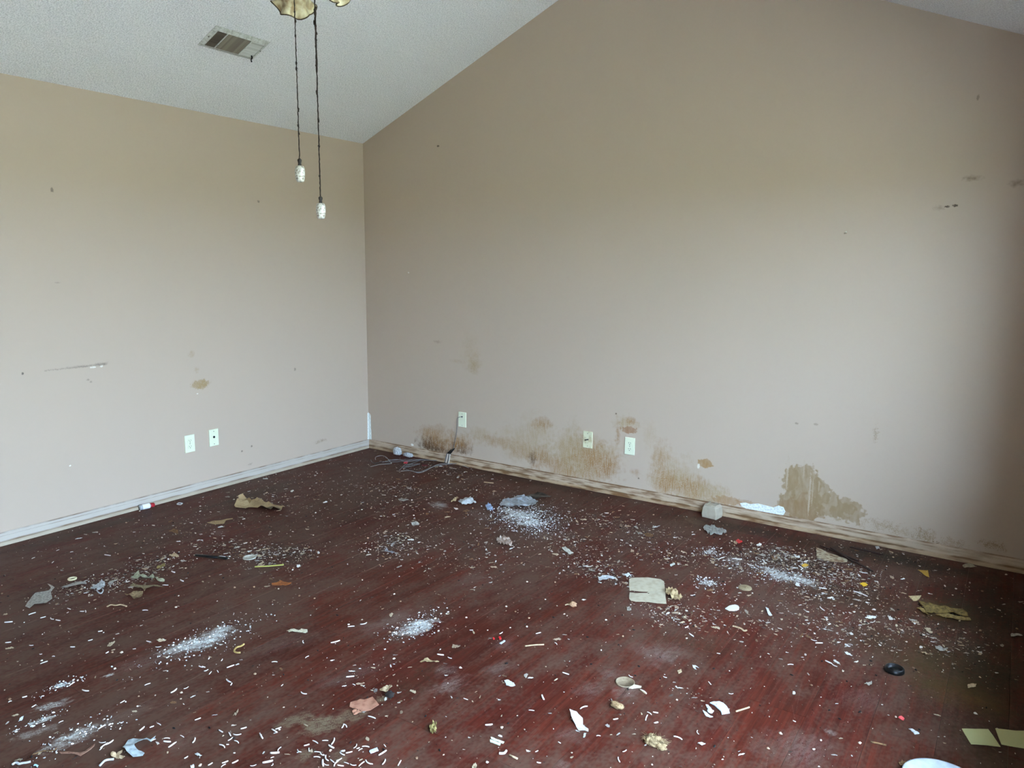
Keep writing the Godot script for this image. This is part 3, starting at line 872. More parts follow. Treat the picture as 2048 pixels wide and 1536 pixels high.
func vent() -> void:
	# three-way register on the left ceiling slope; local x runs along the long side, z looks into the room
	var up := Vector3(1.0, PITCH, 0.0).normalized()
	var out := Vector3(PITCH, -1.0, 0.0).normalized()
	var t := thing("ceiling_vent", "dusty white air register on the sloped ceiling, three banks of louvres", "vent")
	t.transform = Transform3D(Basis(Vector3(0, 0, -1), up, out), Vector3(0.636, HW + PITCH * 0.636, 1.614))
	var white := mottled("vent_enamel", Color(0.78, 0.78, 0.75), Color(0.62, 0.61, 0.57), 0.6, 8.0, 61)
	var dirt_and_shade := mottled("vent_dirt_and_shade", Color(0.50, 0.46, 0.40), Color(0.42, 0.38, 0.33), 0.9, 6.0, 62)  # partly dirt, partly the shade among the louvres put into the colour
	var inside := paint("duct_galvanised", Color(0.50, 0.49, 0.47), 0.6)
	var w := 0.1755
	var h := 0.092
	var iw := 0.152
	var ih := 0.068
	var st := begin()
	for side in 4:
		# mitred, sloping frame sides
		var o := [Vector2(-w, -h), Vector2(w, -h), Vector2(w, h), Vector2(-w, h)]
		var n := [Vector2(-iw, -ih), Vector2(iw, -ih), Vector2(iw, ih), Vector2(-iw, ih)]
		var a: Vector2 = o[side]
		var b: Vector2 = o[(side + 1) % 4]
		var c: Vector2 = n[(side + 1) % 4]
		var d: Vector2 = n[side]
		st.set_smooth_group(-1)
		quad(st, Vector3(a.x, a.y, 0.001), Vector3(b.x, b.y, 0.001), Vector3(b.x, b.y, 0.003), Vector3(a.x, a.y, 0.003))
		quad(st, Vector3(a.x, a.y, 0.003), Vector3(b.x, b.y, 0.003), Vector3(c.x, c.y, 0.013), Vector3(d.x, d.y, 0.013))
		quad(st, Vector3(d.x, d.y, 0.013), Vector3(c.x, c.y, 0.013), Vector3(c.x, c.y, 0.001), Vector3(d.x, d.y, 0.001))
	obj("frame", done(st), white, t)
	# the sheet metal boot that leads up into the attic
	st = begin()
	for side in [[Vector3(-0.150, -0.076, -0.24), Vector3(-0.146, 0.076, 0.0)], [Vector3(0.146, -0.076, -0.24), Vector3(0.150, 0.076, 0.0)], [Vector3(-0.150, -0.078, -0.24), Vector3(0.150, -0.074, 0.0)], [Vector3(-0.150, 0.074, -0.24), Vector3(0.150, 0.078, 0.0)], [Vector3(-0.150, -0.078, -0.244), Vector3(0.150, 0.078, -0.24)]]:
		box(st, side[0], side[1])
	obj("duct_boot", done(st), inside, t)
	for x in [-0.089, 0.066]:
		st = begin()
		box(st, Vector3(x - 0.003, -ih, 0.002), Vector3(x + 0.003, ih, 0.013))
		obj("mullion", done(st), white, t)
	# left bank: short louvres across, leaning away, so that one looks in between them
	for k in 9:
		louvre(t, Vector3(-0.147 + k * 0.0066, 0, 0.0075), Vector3(0.0009, ih, 0.0055), -0.25, true, dirt_and_shade)
	# middle bank: long louvres, furred with dust, some shade put into their colour
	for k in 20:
		louvre(t, Vector3(-0.0115, -0.0635 + k * 0.0067, 0.0075), Vector3(0.074, 0.0009, 0.0056), 0.8, false, dirt_and_shade)
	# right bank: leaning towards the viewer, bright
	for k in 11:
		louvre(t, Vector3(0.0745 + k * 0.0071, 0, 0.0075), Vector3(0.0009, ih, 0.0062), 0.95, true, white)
	st = begin()
	tube(st, smooth([Vector3(0.137, -0.046, 0.012), Vector3(0.142, -0.052, 0.022), Vector3(0.143, -0.064, 0.026), Vector3(0.149, -0.072, 0.036)]), [0.004, 0.004, 0.004, 0.0045, 0.005, 0.005, 0.005, 0.0045, 0.004, 0.0035, 0.003, 0.003, 0.0035, 0.004, 0.004, 0.0035], 7)
	obj("damper_lever", done(st), paint("lever_black", Color(0.07, 0.06, 0.05), 0.7), t)
	for p in [Vector3(-0.164, 0.0, 0.0075), Vector3(0.164, 0.004, 0.0075)]:
		obj("screw", round_part(0.004, 0.0016, 0.0004, 10), paint("screw_rust", Color(0.3, 0.25, 0.2), 0.6), t).position = p


func louvre(t: Node3D, at: Vector3, half: Vector3, lean: float, across: bool, m: Material) -> void:
	var st := begin()
	box(st, -half, half)
	var o := obj("louvre", done(st), m, t)
	o.transform = Transform3D(Basis(Vector3.UP if across else Vector3.RIGHT, lean), at)


func fan() -> void:
	# hangs from the ridge; only the glass shades reach into the picture
	var ax := Vector3(RIDGE - 0.022, 0, 2.592)
	var t := thing("ceiling_fan", "ceiling fan with soiled ruffled glass shades, mostly above the picture", "ceiling fan", ax)
	var brass := paint("fan_brass", Color(0.45, 0.36, 0.2), 0.4)
	brass.metallic = 0.8
	var wood := mottled("fan_blade_wood", Color(0.34, 0.22, 0.13), Color(0.25, 0.15, 0.09), 0.6, 6.0, 70)
	var glass := mottled("shade_glass", Color(0.80, 0.76, 0.62), Color(0.56, 0.46, 0.32), 0.35, 9.0, 71, 0.012)
	glass.backlight_enabled = true
	glass.backlight = Color(0.5, 0.46, 0.36)
	var st := begin()
	lathe(st, [Vector2(0.0001, HR - 0.10), Vector2(0.03, HR - 0.10), Vector2(0.07, HR - 0.055), Vector2(0.075, HR - 0.012), Vector2(0.0001, HR - 0.011)], 24)
	obj("canopy", done(st), brass, t)
	st = begin()
	tube(st, [Vector3(0, HR - 0.09, 0), Vector3(0, 2.93, 0)], 0.011, 12)
	obj("downrod", done(st), brass, t)
	st = begin()
	lathe(st, [Vector2(0.0001, 2.74), Vector2(0.06, 2.74), Vector2(0.11, 2.78), Vector2(0.125, 2.83), Vector2(0.115, 2.89), Vector2(0.06, 2.93), Vector2(0.0001, 2.94)], 28)
	obj("motor", done(st), brass, t)
	for k in 5:
		var turn := Basis(Vector3.UP, TAU * k / 5 + 0.35)
		st = begin()
		prism(st, [Vector2(0.1, -0.02), Vector2(0.24, -0.035), Vector2(0.24, 0.035), Vector2(0.1, 0.02)], 0.0, 0.004, Transform3D(Basis(Vector3.RIGHT, PI / 2 + 0.2), Vector3(0, 2.80, 0)), 0.001)
		var arm := obj("blade_arm", done(st), brass, t)
		arm.basis = turn
		st = begin()
		prism(st, [Vector2(0.2, -0.055), Vector2(0.6, -0.07), Vector2(0.63, -0.05), Vector2(0.64, 0.0), Vector2(0.63, 0.05), Vector2(0.6, 0.07), Vector2(0.2, 0.055)], 0.0, 0.006, Transform3D(Basis(Vector3.RIGHT, PI / 2 + 0.2), Vector3(0, 2.81, 0)), 0.001)
		var blade := obj("blade", done(st), wood, t)
		blade.basis = turn
	st = begin()
	lathe(st, [Vector2(0.0001, 2.44), Vector2(0.03, 2.44), Vector2(0.055, 2.47), Vector2(0.055, 2.55), Vector2(0.05, 2.6), Vector2(0.065, 2.66), Vector2(0.06, 2.74), Vector2(0.0001, 2.75)], 24)
	obj("light_fitter", done(st), brass, t)
	var away := atan2(2.58 - 4.413, RIDGE - 4.394)
	for k in 3:
		var ph := away + deg_to_rad(-5.0 + 120.0 * k)
		var o := Vector3(cos(ph), 0, sin(ph))
		var tilt := deg_to_rad(50.0)
		var d := o * sin(tilt) + Vector3.DOWN * cos(tilt)
		var piv := o * 0.09 + Vector3(0, 2.473, 0)
		st = begin()
		tube(st, smooth([o * 0.04 + Vector3(0, 2.52, 0), o * 0.07 + Vector3(0, 2.505, 0), piv - d * 0.008]), 0.009, 10)
		tube(st, [piv - d * 0.012, piv + d * 0.018], 0.019, 14)
		obj("socket_arm", done(st), brass, t)
		# the shade, a ruffled bell open at its rim
		var y := -d
		var x := y.cross(Vector3.UP).normalized()
		var xf := Transform3D(Basis(x, y, x.cross(y)), piv)
		st = begin()
		var prof := [Vector2(0.068, -0.112), Vector2(0.061, -0.102), Vector2(0.052, -0.088), Vector2(0.05, -0.068), Vector2(0.051, -0.045), Vector2(0.045, -0.02), Vector2(0.03, -0.002), Vector2(0.022, 0.0)]
		lathe(st, prof, 60, xf, 0.011, 6)
		var inner := []
		for i in prof.size():
			var q: Vector2 = prof[prof.size() - 1 - i]
			inner.append(Vector2(q.x - 0.0025, q.y - 0.001))
		lathe(st, inner, 60, xf, -0.011, 6)
		var shade := obj("glass_shade", done(st), glass, t)
		# soot on the rim
		st = begin()
		var rim := []
		for q in 61:
			var a := TAU * q / 60
			var w := 0.011 * cos(a * 6.0)
			rim.append(xf * Vector3(cos(a) * (0.068 + w), -0.112 + 0.011 * 0.9 * cos(a * 6.0 + 0.6), sin(a) * (0.068 + w)))
		tube(st, rim, 0.0022, 6)
		obj("rim", done(st), mottled("shade_rim", Color(0.34, 0.28, 0.19), Color(0.16, 0.12, 0.08), 0.8, 30.0, 72), shade)
	pull_chain("pull_chain", "shorter dusty pull chain with a white crackled knob, left of the two", Vector3(RIDGE, 2.62, 2.626), 1.845, 0.0020, 3)
	pull_chain("pull_chain", "longer dusty pull chain with a white crackled knob, right of the two", Vector3(RIDGE, 2.62, 2.538), 1.727, 0.0024, 4)


func pull_chain(called: String, label: String, top: Vector3, bottom: float, r: float, seed_: int) -> void:
	var t := thing(called, label, "pull chain", Vector3(top.x, bottom, top.z))
	var h := top.y - bottom
	var soot := paint("chain_soot", Color(0.16, 0.12, 0.09), 0.95)
	var g := RandomNumberGenerator.new()
	g.seed = seed_
	var st := begin()
	var path := []
	var radii := []
	var n := 110
	for i in n + 1:
		var y := h * i / n
		path.append(Vector3(g.randf_range(-1, 1) * 0.0006, y, g.randf_range(-1, 1) * 0.0006))
		var w := r * g.randf_range(0.75, 1.15)
		if seed_ == 4 and y > 0.42 and y < 0.62:
			w *= 1.5
		if y > 0.6:
			w *= 1.25
		radii.append(w)
	tube(st, path, radii, 6)
	for k in 16:
		# knots of lint
		var y := g.randf_range(0.06, h * 0.97)
		lump(st, Vector3(g.randf_range(-1, 1) * r, y, g.randf_range(-1, 1) * r), Vector3(r * g.randf_range(1.1, 2.3), r * g.randf_range(1.4, 4.0), r * 1.5), seed_ * 100 + k, 0.35, 5, 6)
	obj("chain", done(st), soot, t)
	st = begin()
	lathe(st, [Vector2(0.0001, -0.022), Vector2(0.005, -0.022), Vector2(0.0062, -0.018), Vector2(0.005, -0.012), Vector2(0.0066, -0.006), Vector2(0.0075, -0.001), Vector2(0.003, 0.004), Vector2(0.0001, 0.005)], 14)
	obj("connector", done(st), paint("connector_dark", Color(0.13, 0.10, 0.07), 0.6), t)
	st = begin()
	lathe(st, [Vector2(0.0001, -0.074), Vector2(0.0115, -0.073), Vector2(0.0135, -0.068), Vector2(0.0162, -0.055), Vector2(0.0172, -0.042), Vector2(0.0165, -0.030), Vector2(0.0125, -0.0215), Vector2(0.006, -0.0195), Vector2(0.0001, -0.0195)], 18, Transform3D(), 0.0015, 6)
	var knob := mottled("knob_white", Color(0.80, 0.79, 0.74), Color(0.42, 0.37, 0.30), 0.3, 26.0, 83, 0.014)
	obj("knob", done(st), knob, t)


# ---------------------------------------------------------------- litter
func sheet(outline: Array, thick: float, crumple: float, lift: float, seed_: int, jag := 0.0, fold := 0.0) -> ArrayMesh:
	# A torn or crumpled sheet that lies on the floor: outline in (x, z) about its centre; crumple: height of its bumps;
	# lift: how far one end curls up; fold: height of one straight crease
	var n := FastNoiseLite.new()
	n.seed = seed_
	n.fractal_octaves = 2
	var g := RandomNumberGenerator.new()
	g.seed = seed_
	var lo := Vector2.INF
	var hi := -Vector2.INF
	for p in outline:
		lo = lo.min(p)
		hi = hi.max(p)
	var size := maxf(hi.x - lo.x, hi.y - lo.y)
	n.frequency = 1.6 / size
	var step := clampf(size / (16.0 if crumple > 0.009 else 9.0), 0.002, 0.03)
	var rim := PackedVector2Array()
	for i in outline.size():
		var a: Vector2 = outline[i]
		var b: Vector2 = outline[(i + 1) % outline.size()]
		var parts := maxi(1, int(a.distance_to(b) / step))
		var side := (b - a).orthogonal().normalized()
		for k in parts:
			var bump := 0.0 if k == 0 and jag == 0.0 else g.randf_range(-jag, jag)
			rim.append(a.lerp(b, float(k) / parts) + side * bump)
	var pts := rim.duplicate()
	var y := lo.y + step * 0.6
	while y < hi.y:
		var x := lo.x + step * 0.6
		while x < hi.x:
			var p := Vector2(x + g.randf_range(-0.2, 0.2) * step, y + g.randf_range(-0.2, 0.2) * step)
			if Geometry2D.is_point_in_polygon(p, rim):
				var near := false
				for q in rim:
					if q.distance_squared_to(p) < step * step * 0.16:
						near = true
						break
				if not near:
					pts.append(p)
			x += step
		y += step
	var idx := Geometry2D.triangulate_delaunay(pts)
	var turn := g.randf() * TAU
	var dir := Vector2(cos(turn), sin(turn))
	var top := []
	for p in pts:
		var h := crumple * maxf(0.0, 0.55 + 1.5 * n.get_noise_2d(p.x, p.y) + 0.5 * absf(n.get_noise_2d(p.x * 3.0, p.y * 3.0)))
		if crumple > 0.009:
			# sharp creases
			h = crumple * (1.15 * maxf(0.0, 1.0 - 3.2 * absf(n.get_noise_2d(p.x * 1.6, p.y * 1.6))) + 0.5 * maxf(0.0, 1.0 - 4.0 * absf(n.get_noise_2d(p.x * 3.4 + 50.0, p.y * 3.4))) + 0.12)
		var s := clampf(dir.dot(p) / (size * 0.5), 0.0, 1.0)
		h += lift * s * s
		if fold > 0.0:
			h += fold * maxf(0.0, 1.0 - absf(dir.orthogonal().dot(p)) / (size * 0.25))
		top.append(Vector3(p.x, 0.0006 + h, p.y))
	var st := begin()
	st.set_smooth_group(0)
	var edges := {}
	for k in range(0, idx.size(), 3):
		var a := idx[k]
		var b := idx[k + 1]
		var c := idx[k + 2]
		if not Geometry2D.is_point_in_polygon((pts[a] + pts[b] + pts[c]) / 3.0, rim):
			continue
		if (pts[b] - pts[a]).cross(pts[c] - pts[a]) > 0.0:
			b = idx[k + 2]
			c = idx[k + 1]
		tri(st, top[a] + Vector3.UP * thick, top[b] + Vector3.UP * thick, top[c] + Vector3.UP * thick)
		for e in [[a, b], [b, c], [c, a]]:
			if edges.has([e[1], e[0]]):
				edges.erase([e[1], e[0]])
			else:
				edges[[e[0], e[1]]] = true
		st.set_smooth_group(1)
		tri(st, top[a], top[c], top[b])
		st.set_smooth_group(0)
	st.set_smooth_group(-1)
	for e in edges:
		quad(st, top[e[0]], top[e[1]], top[e[1]] + Vector3.UP * thick, top[e[0]] + Vector3.UP * thick)
	return done(st)


func scrap(called: String, label: String, category: String, at: Vector3, outline: Array, m: Material, thick: float, crumple: float, lift := 0.0, jag := 0.0015, fold := 0.0) -> MeshInstance3D:
	var o := obj(called, sheet(outline, thick, crumple, lift, 100 + taken.size() * 7 + int(absf(at.x) * 1000.0), jag, fold), m)
	o.position = at
	tag(o, label, category)
	return o


func stick(called: String, label: String, category: String, path: Array, r: float, m: Material, flat := 1.0) -> MeshInstance3D:
	# a twig, straw or strip that lies along floor points
	var base: Vector3 = path[0]
	var local := []
	for p in path:
		local.append(p - base)
	var st := begin()
	tube(st, smooth(local, 4) if local.size() > 2 else local, r, 8)
	var mesh := done(st)
	var o := obj(called, mesh, m)
	o.transform = Transform3D(Basis().scaled(Vector3(1, flat, 1)), base + Vector3.UP * (r * flat + 0.0005))
	tag(o, label, category)
	return o


func heap(called: String, label: String, category: String, at: Vector3, size: Vector3, m: Material, seed_: int, rough := 0.35, parts := 1) -> MeshInstance3D:
	var g := RandomNumberGenerator.new()
	g.seed = seed_
	var st := begin()
	for k in parts:
		var s := size if parts == 1 else size * g.randf_range(0.45, 0.7)
		var off := Vector3.ZERO if parts == 1 else Vector3(g.randf_range(-0.6, 0.6) * size.x, 0, g.randf_range(-0.6, 0.6) * size.z)
		lump(st, off + Vector3.UP * s.y * 0.9, s, seed_ + k, rough, 9, 12)
	var o := obj(called, done(st), m)
	o.position = at + Vector3.UP * 0.001
	tag(o, label, category)
	return o


func disc(t: Node3D, called: String, r: float, tall: float, m: Material, rim := 0.0) -> MeshInstance3D:
	var st := begin()
	var prof := [Vector2(0.0001, 0.0006), Vector2(r * 0.97, 0.0006), Vector2(r, tall * 0.3), Vector2(r, tall * 0.8), Vector2(r * 0.96, tall)]
	if rim > 0.0:
		prof.append_array([Vector2(r - rim, tall), Vector2(r - rim * 1.2, tall * 0.55), Vector2(0.0001, tall * 0.5)])
	else:
		prof.append(Vector2(0.0001, tall))
	lathe(st, prof, 30)
	return obj(called, done(st), m, t)


func build_litter() -> void:
	var white := mottled("litter_white_paper", Color(0.73, 0.74, 0.74), Color(0.62, 0.62, 0.61), 0.8, 14.0, 101)
	var grey := mottled("litter_grey_paper", Color(0.62, 0.60, 0.56), Color(0.47, 0.45, 0.42), 0.85, 14.0, 102)
	var tan_ := mottled("litter_tan_paper", Color(0.65, 0.56, 0.41), Color(0.58, 0.49, 0.36), 0.85, 12.0, 103)
	var brown := mottled("litter_brown", Color(0.50, 0.38, 0.25), Color(0.33, 0.24, 0.15), 0.9, 16.0, 104)
	var cream := mottled("litter_cream_card", Color(0.67, 0.63, 0.54), Color(0.62, 0.58, 0.49), 0.8, 5.0, 105)
	var pink := mottled("litter_pink_card", Color(0.63, 0.45, 0.36), Color(0.54, 0.36, 0.28), 0.8, 6.0, 106)
	var orange := mottled("litter_orange_leaf", Color(0.60, 0.36, 0.17), Color(0.46, 0.27, 0.13), 0.8, 16.0, 107)
	var film := mottled("litter_clear_film", Color(0.58, 0.58, 0.55), Color(0.44, 0.42, 0.39), 0.3, 12.0, 108)
	var blue_bag := mottled("litter_bag", Color(0.62, 0.65, 0.67), Color(0.50, 0.50, 0.50), 0.35, 7.0, 109)
	var black := paint("litter_black", Color(0.06, 0.06, 0.06), 0.35)
	var red := paint("litter_red", Color(0.72, 0.13, 0.14), 0.5)
	var yellow := paint("litter_yellow", Color(0.72, 0.56, 0.20), 0.6)
	var green := paint("litter_green_card", Color(0.68, 0.67, 0.47), 0.7)
	var olive := mottled("litter_olive", Color(0.46, 0.38, 0.20), Color(0.30, 0.24, 0.12), 0.9, 10.0, 110)
	var darkwood := mottled("litter_dark_wood", Color(0.17, 0.08, 0.06), Color(0.10, 0.05, 0.04), 0.6, 12.0, 111)
	var straw := mottled("litter_straw", Color(0.69, 0.61, 0.49), Color(0.56, 0.47, 0.35), 0.8, 20.0, 112)

	larger_litter(white, grey, tan_, brown, cream, pink, orange, film, blue_bag, black, red, yellow, green, olive, darkwood, straw)
	cables()
	small_litter(white, tan_, brown, straw)


func larger_litter(white: Material, grey: Material, tan_: Material, brown: Material, cream: Material, pink: Material, orange: Material, film: Material, blue_bag: Material, black: Material, red: Material, yellow: Material, green: Material, olive: Material, darkwood: Material, straw: Material) -> void:
	var t: Node3D
	var st: SurfaceTool
	var o: MeshInstance3D
	# --- far left
	scrap("crumpled_paper", "large crumpled tan paper lying by the left wall", "paper", Vector3(0.544, 0, 1.544), [Vector2(-0.108, 0.074), Vector2(-0.128, 0.037), Vector2(-0.194, -0.019), Vector2(-0.198, -0.056), Vector2(-0.149, -0.051), Vector2(-0.105, -0.057), Vector2(-0.078, -0.076), Vector2(-0.003, -0.064), Vector2(0.05, -0.077), Vector2(0.117, -0.087), Vector2(0.164, -0.095), Vector2(0.198, -0.021), Vector2(0.154, -0.002), Vector2(0.087, 0.022), Vector2(0.03, 0.038), Vector2(-0.008, 0.04), Vector2(-0.011, 0.067), Vector2(-0.033, 0.095), Vector2(-0.079, 0.091)], tan_, 0.0008, 0.024, 0.0, 0.003)
	scrap("paper_scrap", "flat tan paper strip in front of the large crumpled tan paper", "paper", Vector3(0.623, 0, 1.838), [Vector2(-0.049, 0.068), Vector2(-0.044, 0.021), Vector2(-0.016, -0.022), Vector2(0.002, -0.068), Vector2(0.028, -0.053), Vector2(0.017, -0.012), Vector2(0.049, 0.021), Vector2(0.011, 0.059)], tan_, 0.0006, 0.004)
	t = thing("pen", "black pen with pale ends lying on the left side of the floor", "pen", Vector3(1.068, 0, 2.212))
	pen(t, [Vector3(0.972, 0, 2.253), Vector3(1.152, 0, 2.181)], black)
	t = thing("jar_lid", "round pale grey lid beside the litter pile, right of the black pen", "lid", Vector3(1.223, 0, 2.101))
	disc(t, "lid", 0.033, 0.006, mottled("lid_grey", Color(0.70, 0.69, 0.64), Color(0.58, 0.56, 0.50), 0.5, 12.0, 120), 0.006)
	o = stick("straw_strip", "yellow-green flattened straw in front of the round pale lid", "straw", [Vector3(1.346, 0, 2.162), Vector3(1.399, 0, 2.112), Vector3(1.442, 0, 2.062)], 0.007, paint("straw_green", Color(0.68, 0.68, 0.36), 0.5), 0.3)
	scrap("dry_leaf", "orange-brown dry leaf alone on the bare floor left of centre", "leaf", Vector3(1.621, 0, 2.227), [Vector2(-0.047, 0.015), Vector2(-0.03, -0.004), Vector2(-0.035, -0.029), Vector2(-0.012, -0.031), Vector2(0.037, -0.036), Vector2(0.047, -0.022), Vector2(0.03, -0.003), Vector2(0.002, 0.016), Vector2(-0.016, 0.036)], orange, 0.0006, 0.004, 0.004, 0.002)
	scrap("paper_scrap", "torn grey-brown paper with a tail at the far left", "paper", Vector3(0.839, 0, 2.933), [Vector2(0.062, 0.088), Vector2(-0.018, 0.03), Vector2(-0.051, -0.006), Vector2(-0.032, -0.032), Vector2(-0.025, -0.051), Vector2(-0.046, -0.07), Vector2(-0.108, -0.083), Vector2(-0.1, -0.088), Vector2(-0.041, -0.081), Vector2(-0.006, -0.051), Vector2(0.07, -0.018), Vector2(0.108, 0.019), Vector2(0.097, 0.039), Vector2(0.075, 0.054), Vector2(0.1, 0.086)], grey, 0.0008, 0.003, 0.004, 0.002)
	t = thing("plastic_ring", "small cream plastic ring above the torn grey-brown paper", "ring", Vector3(0.764, 0, 2.755))
	st = begin()
	var loop := []
	for k in 25:
		loop.append(Vector3(cos(TAU * k / 24) * 0.016, 0.004, sin(TAU * k / 24) * 0.016))
	tube(st, loop, 0.0042, 8)
	obj("ring", done(st), paint("ring_cream", Color(0.80, 0.77, 0.62), 0.5), t)
	scrap("torn_plastic", "grey-green torn plastic draped over the leaf litter at left", "plastic", Vector3(1.056, 0, 2.551), [Vector2(-0.071, 0.041), Vector2(-0.095, -0.008), Vector2(-0.048, 0.003), Vector2(-0.009, -0.01), Vector2(-0.027, -0.041), Vector2(0.033, -0.031), Vector2(0.083, -0.037), Vector2(0.095, -0.025), Vector2(0.066, -0.011), Vector2(0.022, -0.017), Vector2(-0.009, 0.005), Vector2(-0.041, 0.028)], mottled("plastic_grey_green", Color(0.62, 0.63, 0.53), Color(0.47, 0.46, 0.36), 0.6, 16.0, 121), 0.0006, 0.012, 0.01, 0.002)
	scrap("torn_plastic", "thin olive-brown shred below the grey-green torn plastic", "plastic", Vector3(1.126, 0, 2.601), [Vector2(-0.056, 0.046), Vector2(-0.076, 0.018), Vector2(-0.02, 0), Vector2(0.024, -0.024), Vector2(0.076, -0.046), Vector2(0.046, -0.011), Vector2(0.035, 0.017), Vector2(0.048, 0.035), Vector2(0.005, 0.024), Vector2(-0.028, 0.04)], mottled("plastic_olive", Color(0.52, 0.48, 0.36), Color(0.36, 0.30, 0.21), 0.7, 16.0, 122), 0.0006, 0.007, 0.0, 0.002)
	scrap("dry_leaf", "curled brown dry leaf below the thin olive-brown shred", "leaf", Vector3(1.178, 0, 2.681), [Vector2(-0.051, 0.022), Vector2(-0.021, 0.008), Vector2(-0.029, -0.02), Vector2(0.001, -0.035), Vector2(0.036, -0.012), Vector2(0.047, 0.018), Vector2(0.051, 0.035), Vector2(0.013, 0.023)], mottled("leaf_brown", Color(0.50, 0.42, 0.30), Color(0.34, 0.26, 0.18), 0.85, 16.0, 123), 0.0006, 0.008, 0.006, 0.002)
	scrap("wrapper_shred", "clear wrapper shred next to the torn grey-brown paper", "wrapper", Vector3(0.844, 0, 2.785), [Vector2(-0.028, 0.048), Vector2(-0.025, 0.018), Vector2(-0.035, -0.025), Vector2(0.008, -0.048), Vector2(0.035, -0.039), Vector2(0.026, -0.004), Vector2(0.008, 0.015), Vector2(-0.003, 0.037)], film, 0.0004, 0.006, 0.0, 0.002)
	scrap("wrapper_shred", "whitish crumpled wrapper between the clear shred and the leaf litter", "wrapper", Vector3(0.952, 0, 2.729), [Vector2(0.009, 0.043), Vector2(-0.025, -0.002), Vector2(-0.048, -0.043), Vector2(0.01, -0.027), Vector2(0.048, 0.002), Vector2(0.036, 0.024)], mottled("film_white", Color(0.74, 0.76, 0.76), Color(0.5, 0.5, 0.48), 0.3, 22.0, 124), 0.0005, 0.01, 0.005, 0.002)
	scrap("wrapper_shred", "small oval clear flake right of the whitish crumpled wrapper", "wrapper", Vector3(0.956, 0, 2.672), [Vector2(0.006, 0.016), Vector2(-0.018, -0.003), Vector2(-0.028, -0.018), Vector2(-0.008, -0.017), Vector2(0.012, -0.003), Vector2(0.028, 0.018)], film, 0.0004, 0.002)
	stick("paper_curl", "bright white paper curl in front of the whitish crumpled wrapper", "paper", [Vector3(0.986, 0, 2.755), Vector3(1.021, 0, 2.764), Vector3(1.036, 0, 2.76), Vector3(1.014, 0, 2.741), Vector3(0.996, 0, 2.734)], 0.003, white)
	scrap("dry_leaf", "small tan leaf among crumbs between the left wall and the black pen", "leaf", Vector3(0.567, 0, 2.1), [Vector2(-0.031, 0.023), Vector2(-0.047, -0.014), Vector2(-0.008, -0.023), Vector2(0.047, 0.015), Vector2(0.008, 0.014)], brown, 0.0006, 0.005, 0.004, 0.002)
	scrap("dry_leaf", "pale torn leaf just above the left leaf litter", "leaf", Vector3(0.891, 0, 2.308), [Vector2(-0.018, 0.02), Vector2(-0.031, -0.02), Vector2(0.019, -0.014), Vector2(0.031, 0.002), Vector2(-0.002, 0.009)], straw, 0.0006, 0.006, 0.0, 0.002)
	scrap("dry_leaf", "olive curled leaf at the right end of the left leaf litter", "leaf", Vector3(0.968, 0, 2.427), [Vector2(0.005, 0.03), Vector2(-0.025, -0.012), Vector2(-0.023, -0.03), Vector2(0.012, -0.014), Vector2(0.025, 0.016)], mottled("leaf_olive", Color(0.55, 0.48, 0.30), Color(0.38, 0.32, 0.18), 0.85, 16.0, 125), 0.0006, 0.006, 0.006, 0.001)
	stick("twig", "tan curved stalk in front of the curled brown leaf", "twig", [Vector3(1.192, 0, 2.817), Vector3(1.187, 0, 2.798), Vector3(1.211, 0, 2.789), Vector3(1.221, 0, 2.772), Vector3(1.259, 0, 2.767)], 0.004, straw, 0.6)
	bottle([Vector3(-0.023, 0, 2.005), Vector3(-0.008, 0, 1.913)])
	t = thing("plastic_loop", "small white plastic loop right of the red capped bottle", "loop", Vector3(0.124, 0, 1.792))
	st = begin()
	loop.clear()
	for k in 25:
		loop.append(Vector3(cos(TAU * k / 24) * 0.018 + 0.004 * sin(TAU * k / 8), 0.003, sin(TAU * k / 24) * 0.014))
	tube(st, loop, 0.0032, 7)
	obj("loop", done(st), white, t)

	# --- bottom left
	scrap("paper_strip", "wide pale blue-grey paper strip folded into an angle, bottom left", "paper", Vector3(2.24, 0, 3.271), [Vector2(-0.024, 0.042), Vector2(-0.042, 0.023), Vector2(-0.056, 0.008), Vector2(-0.05, -0.006), Vector2(-0.024, -0.024), Vector2(0.01, -0.028), Vector2(0.006, -0.048), Vector2(0.013, -0.04), Vector2(0.018, -0.025), Vector2(-0.009, -0.016), Vector2(-0.018, -0.003), Vector2(-0.018, 0.009), Vector2(-0.009, 0.014), Vector2(0.024, 0.02), Vector2(0.049, 0.015), Vector2(0.056, 0.025), Vector2(0.042, 0.047), Vector2(0.01, 0.048)], mottled("paper_blue_grey", Color(0.66, 0.70, 0.70), Color(0.50, 0.53, 0.53), 0.7, 6.0, 126), 0.0008, 0.004, 0.008, 0.0005, 0.006)
	t = thing("petals", "small tan dried petals with a white stalk, left of the folded grey strip", "plant", Vector3(2.235, 0, 3.347))
	for k in 3:
		var a := -0.6 + 1.15 * k
		var leaf := []
		for q in 9:
			var u := q / 8.0
			leaf.append(Vector2(u * 0.028, sin(u * PI) * 0.0075))
		for q in range(7, 0, -1):
			var u := q / 8.0
			leaf.append(Vector2(u * 0.028, -sin(u * PI) * 0.0075))
		var petal := obj("petal", sheet(leaf, 0.0005, 0.003, 0.006, 300 + k, 0.0), straw, t)
		petal.rotation.y = a + 1.3
	st = begin()
	var stalk := smooth([Vector3(2.24, 0, 3.355), Vector3(2.229, 0, 3.365), Vector3(2.225, 0, 3.375), Vector3(2.235, 0, 3.394)])
	var from := t.position
	for k in stalk.size():
		stalk[k] = stalk[k] - from + Vector3.UP * 0.004
	tube(st, stalk, 0.0034, 8)
	obj("stalk", done(st), white, t)
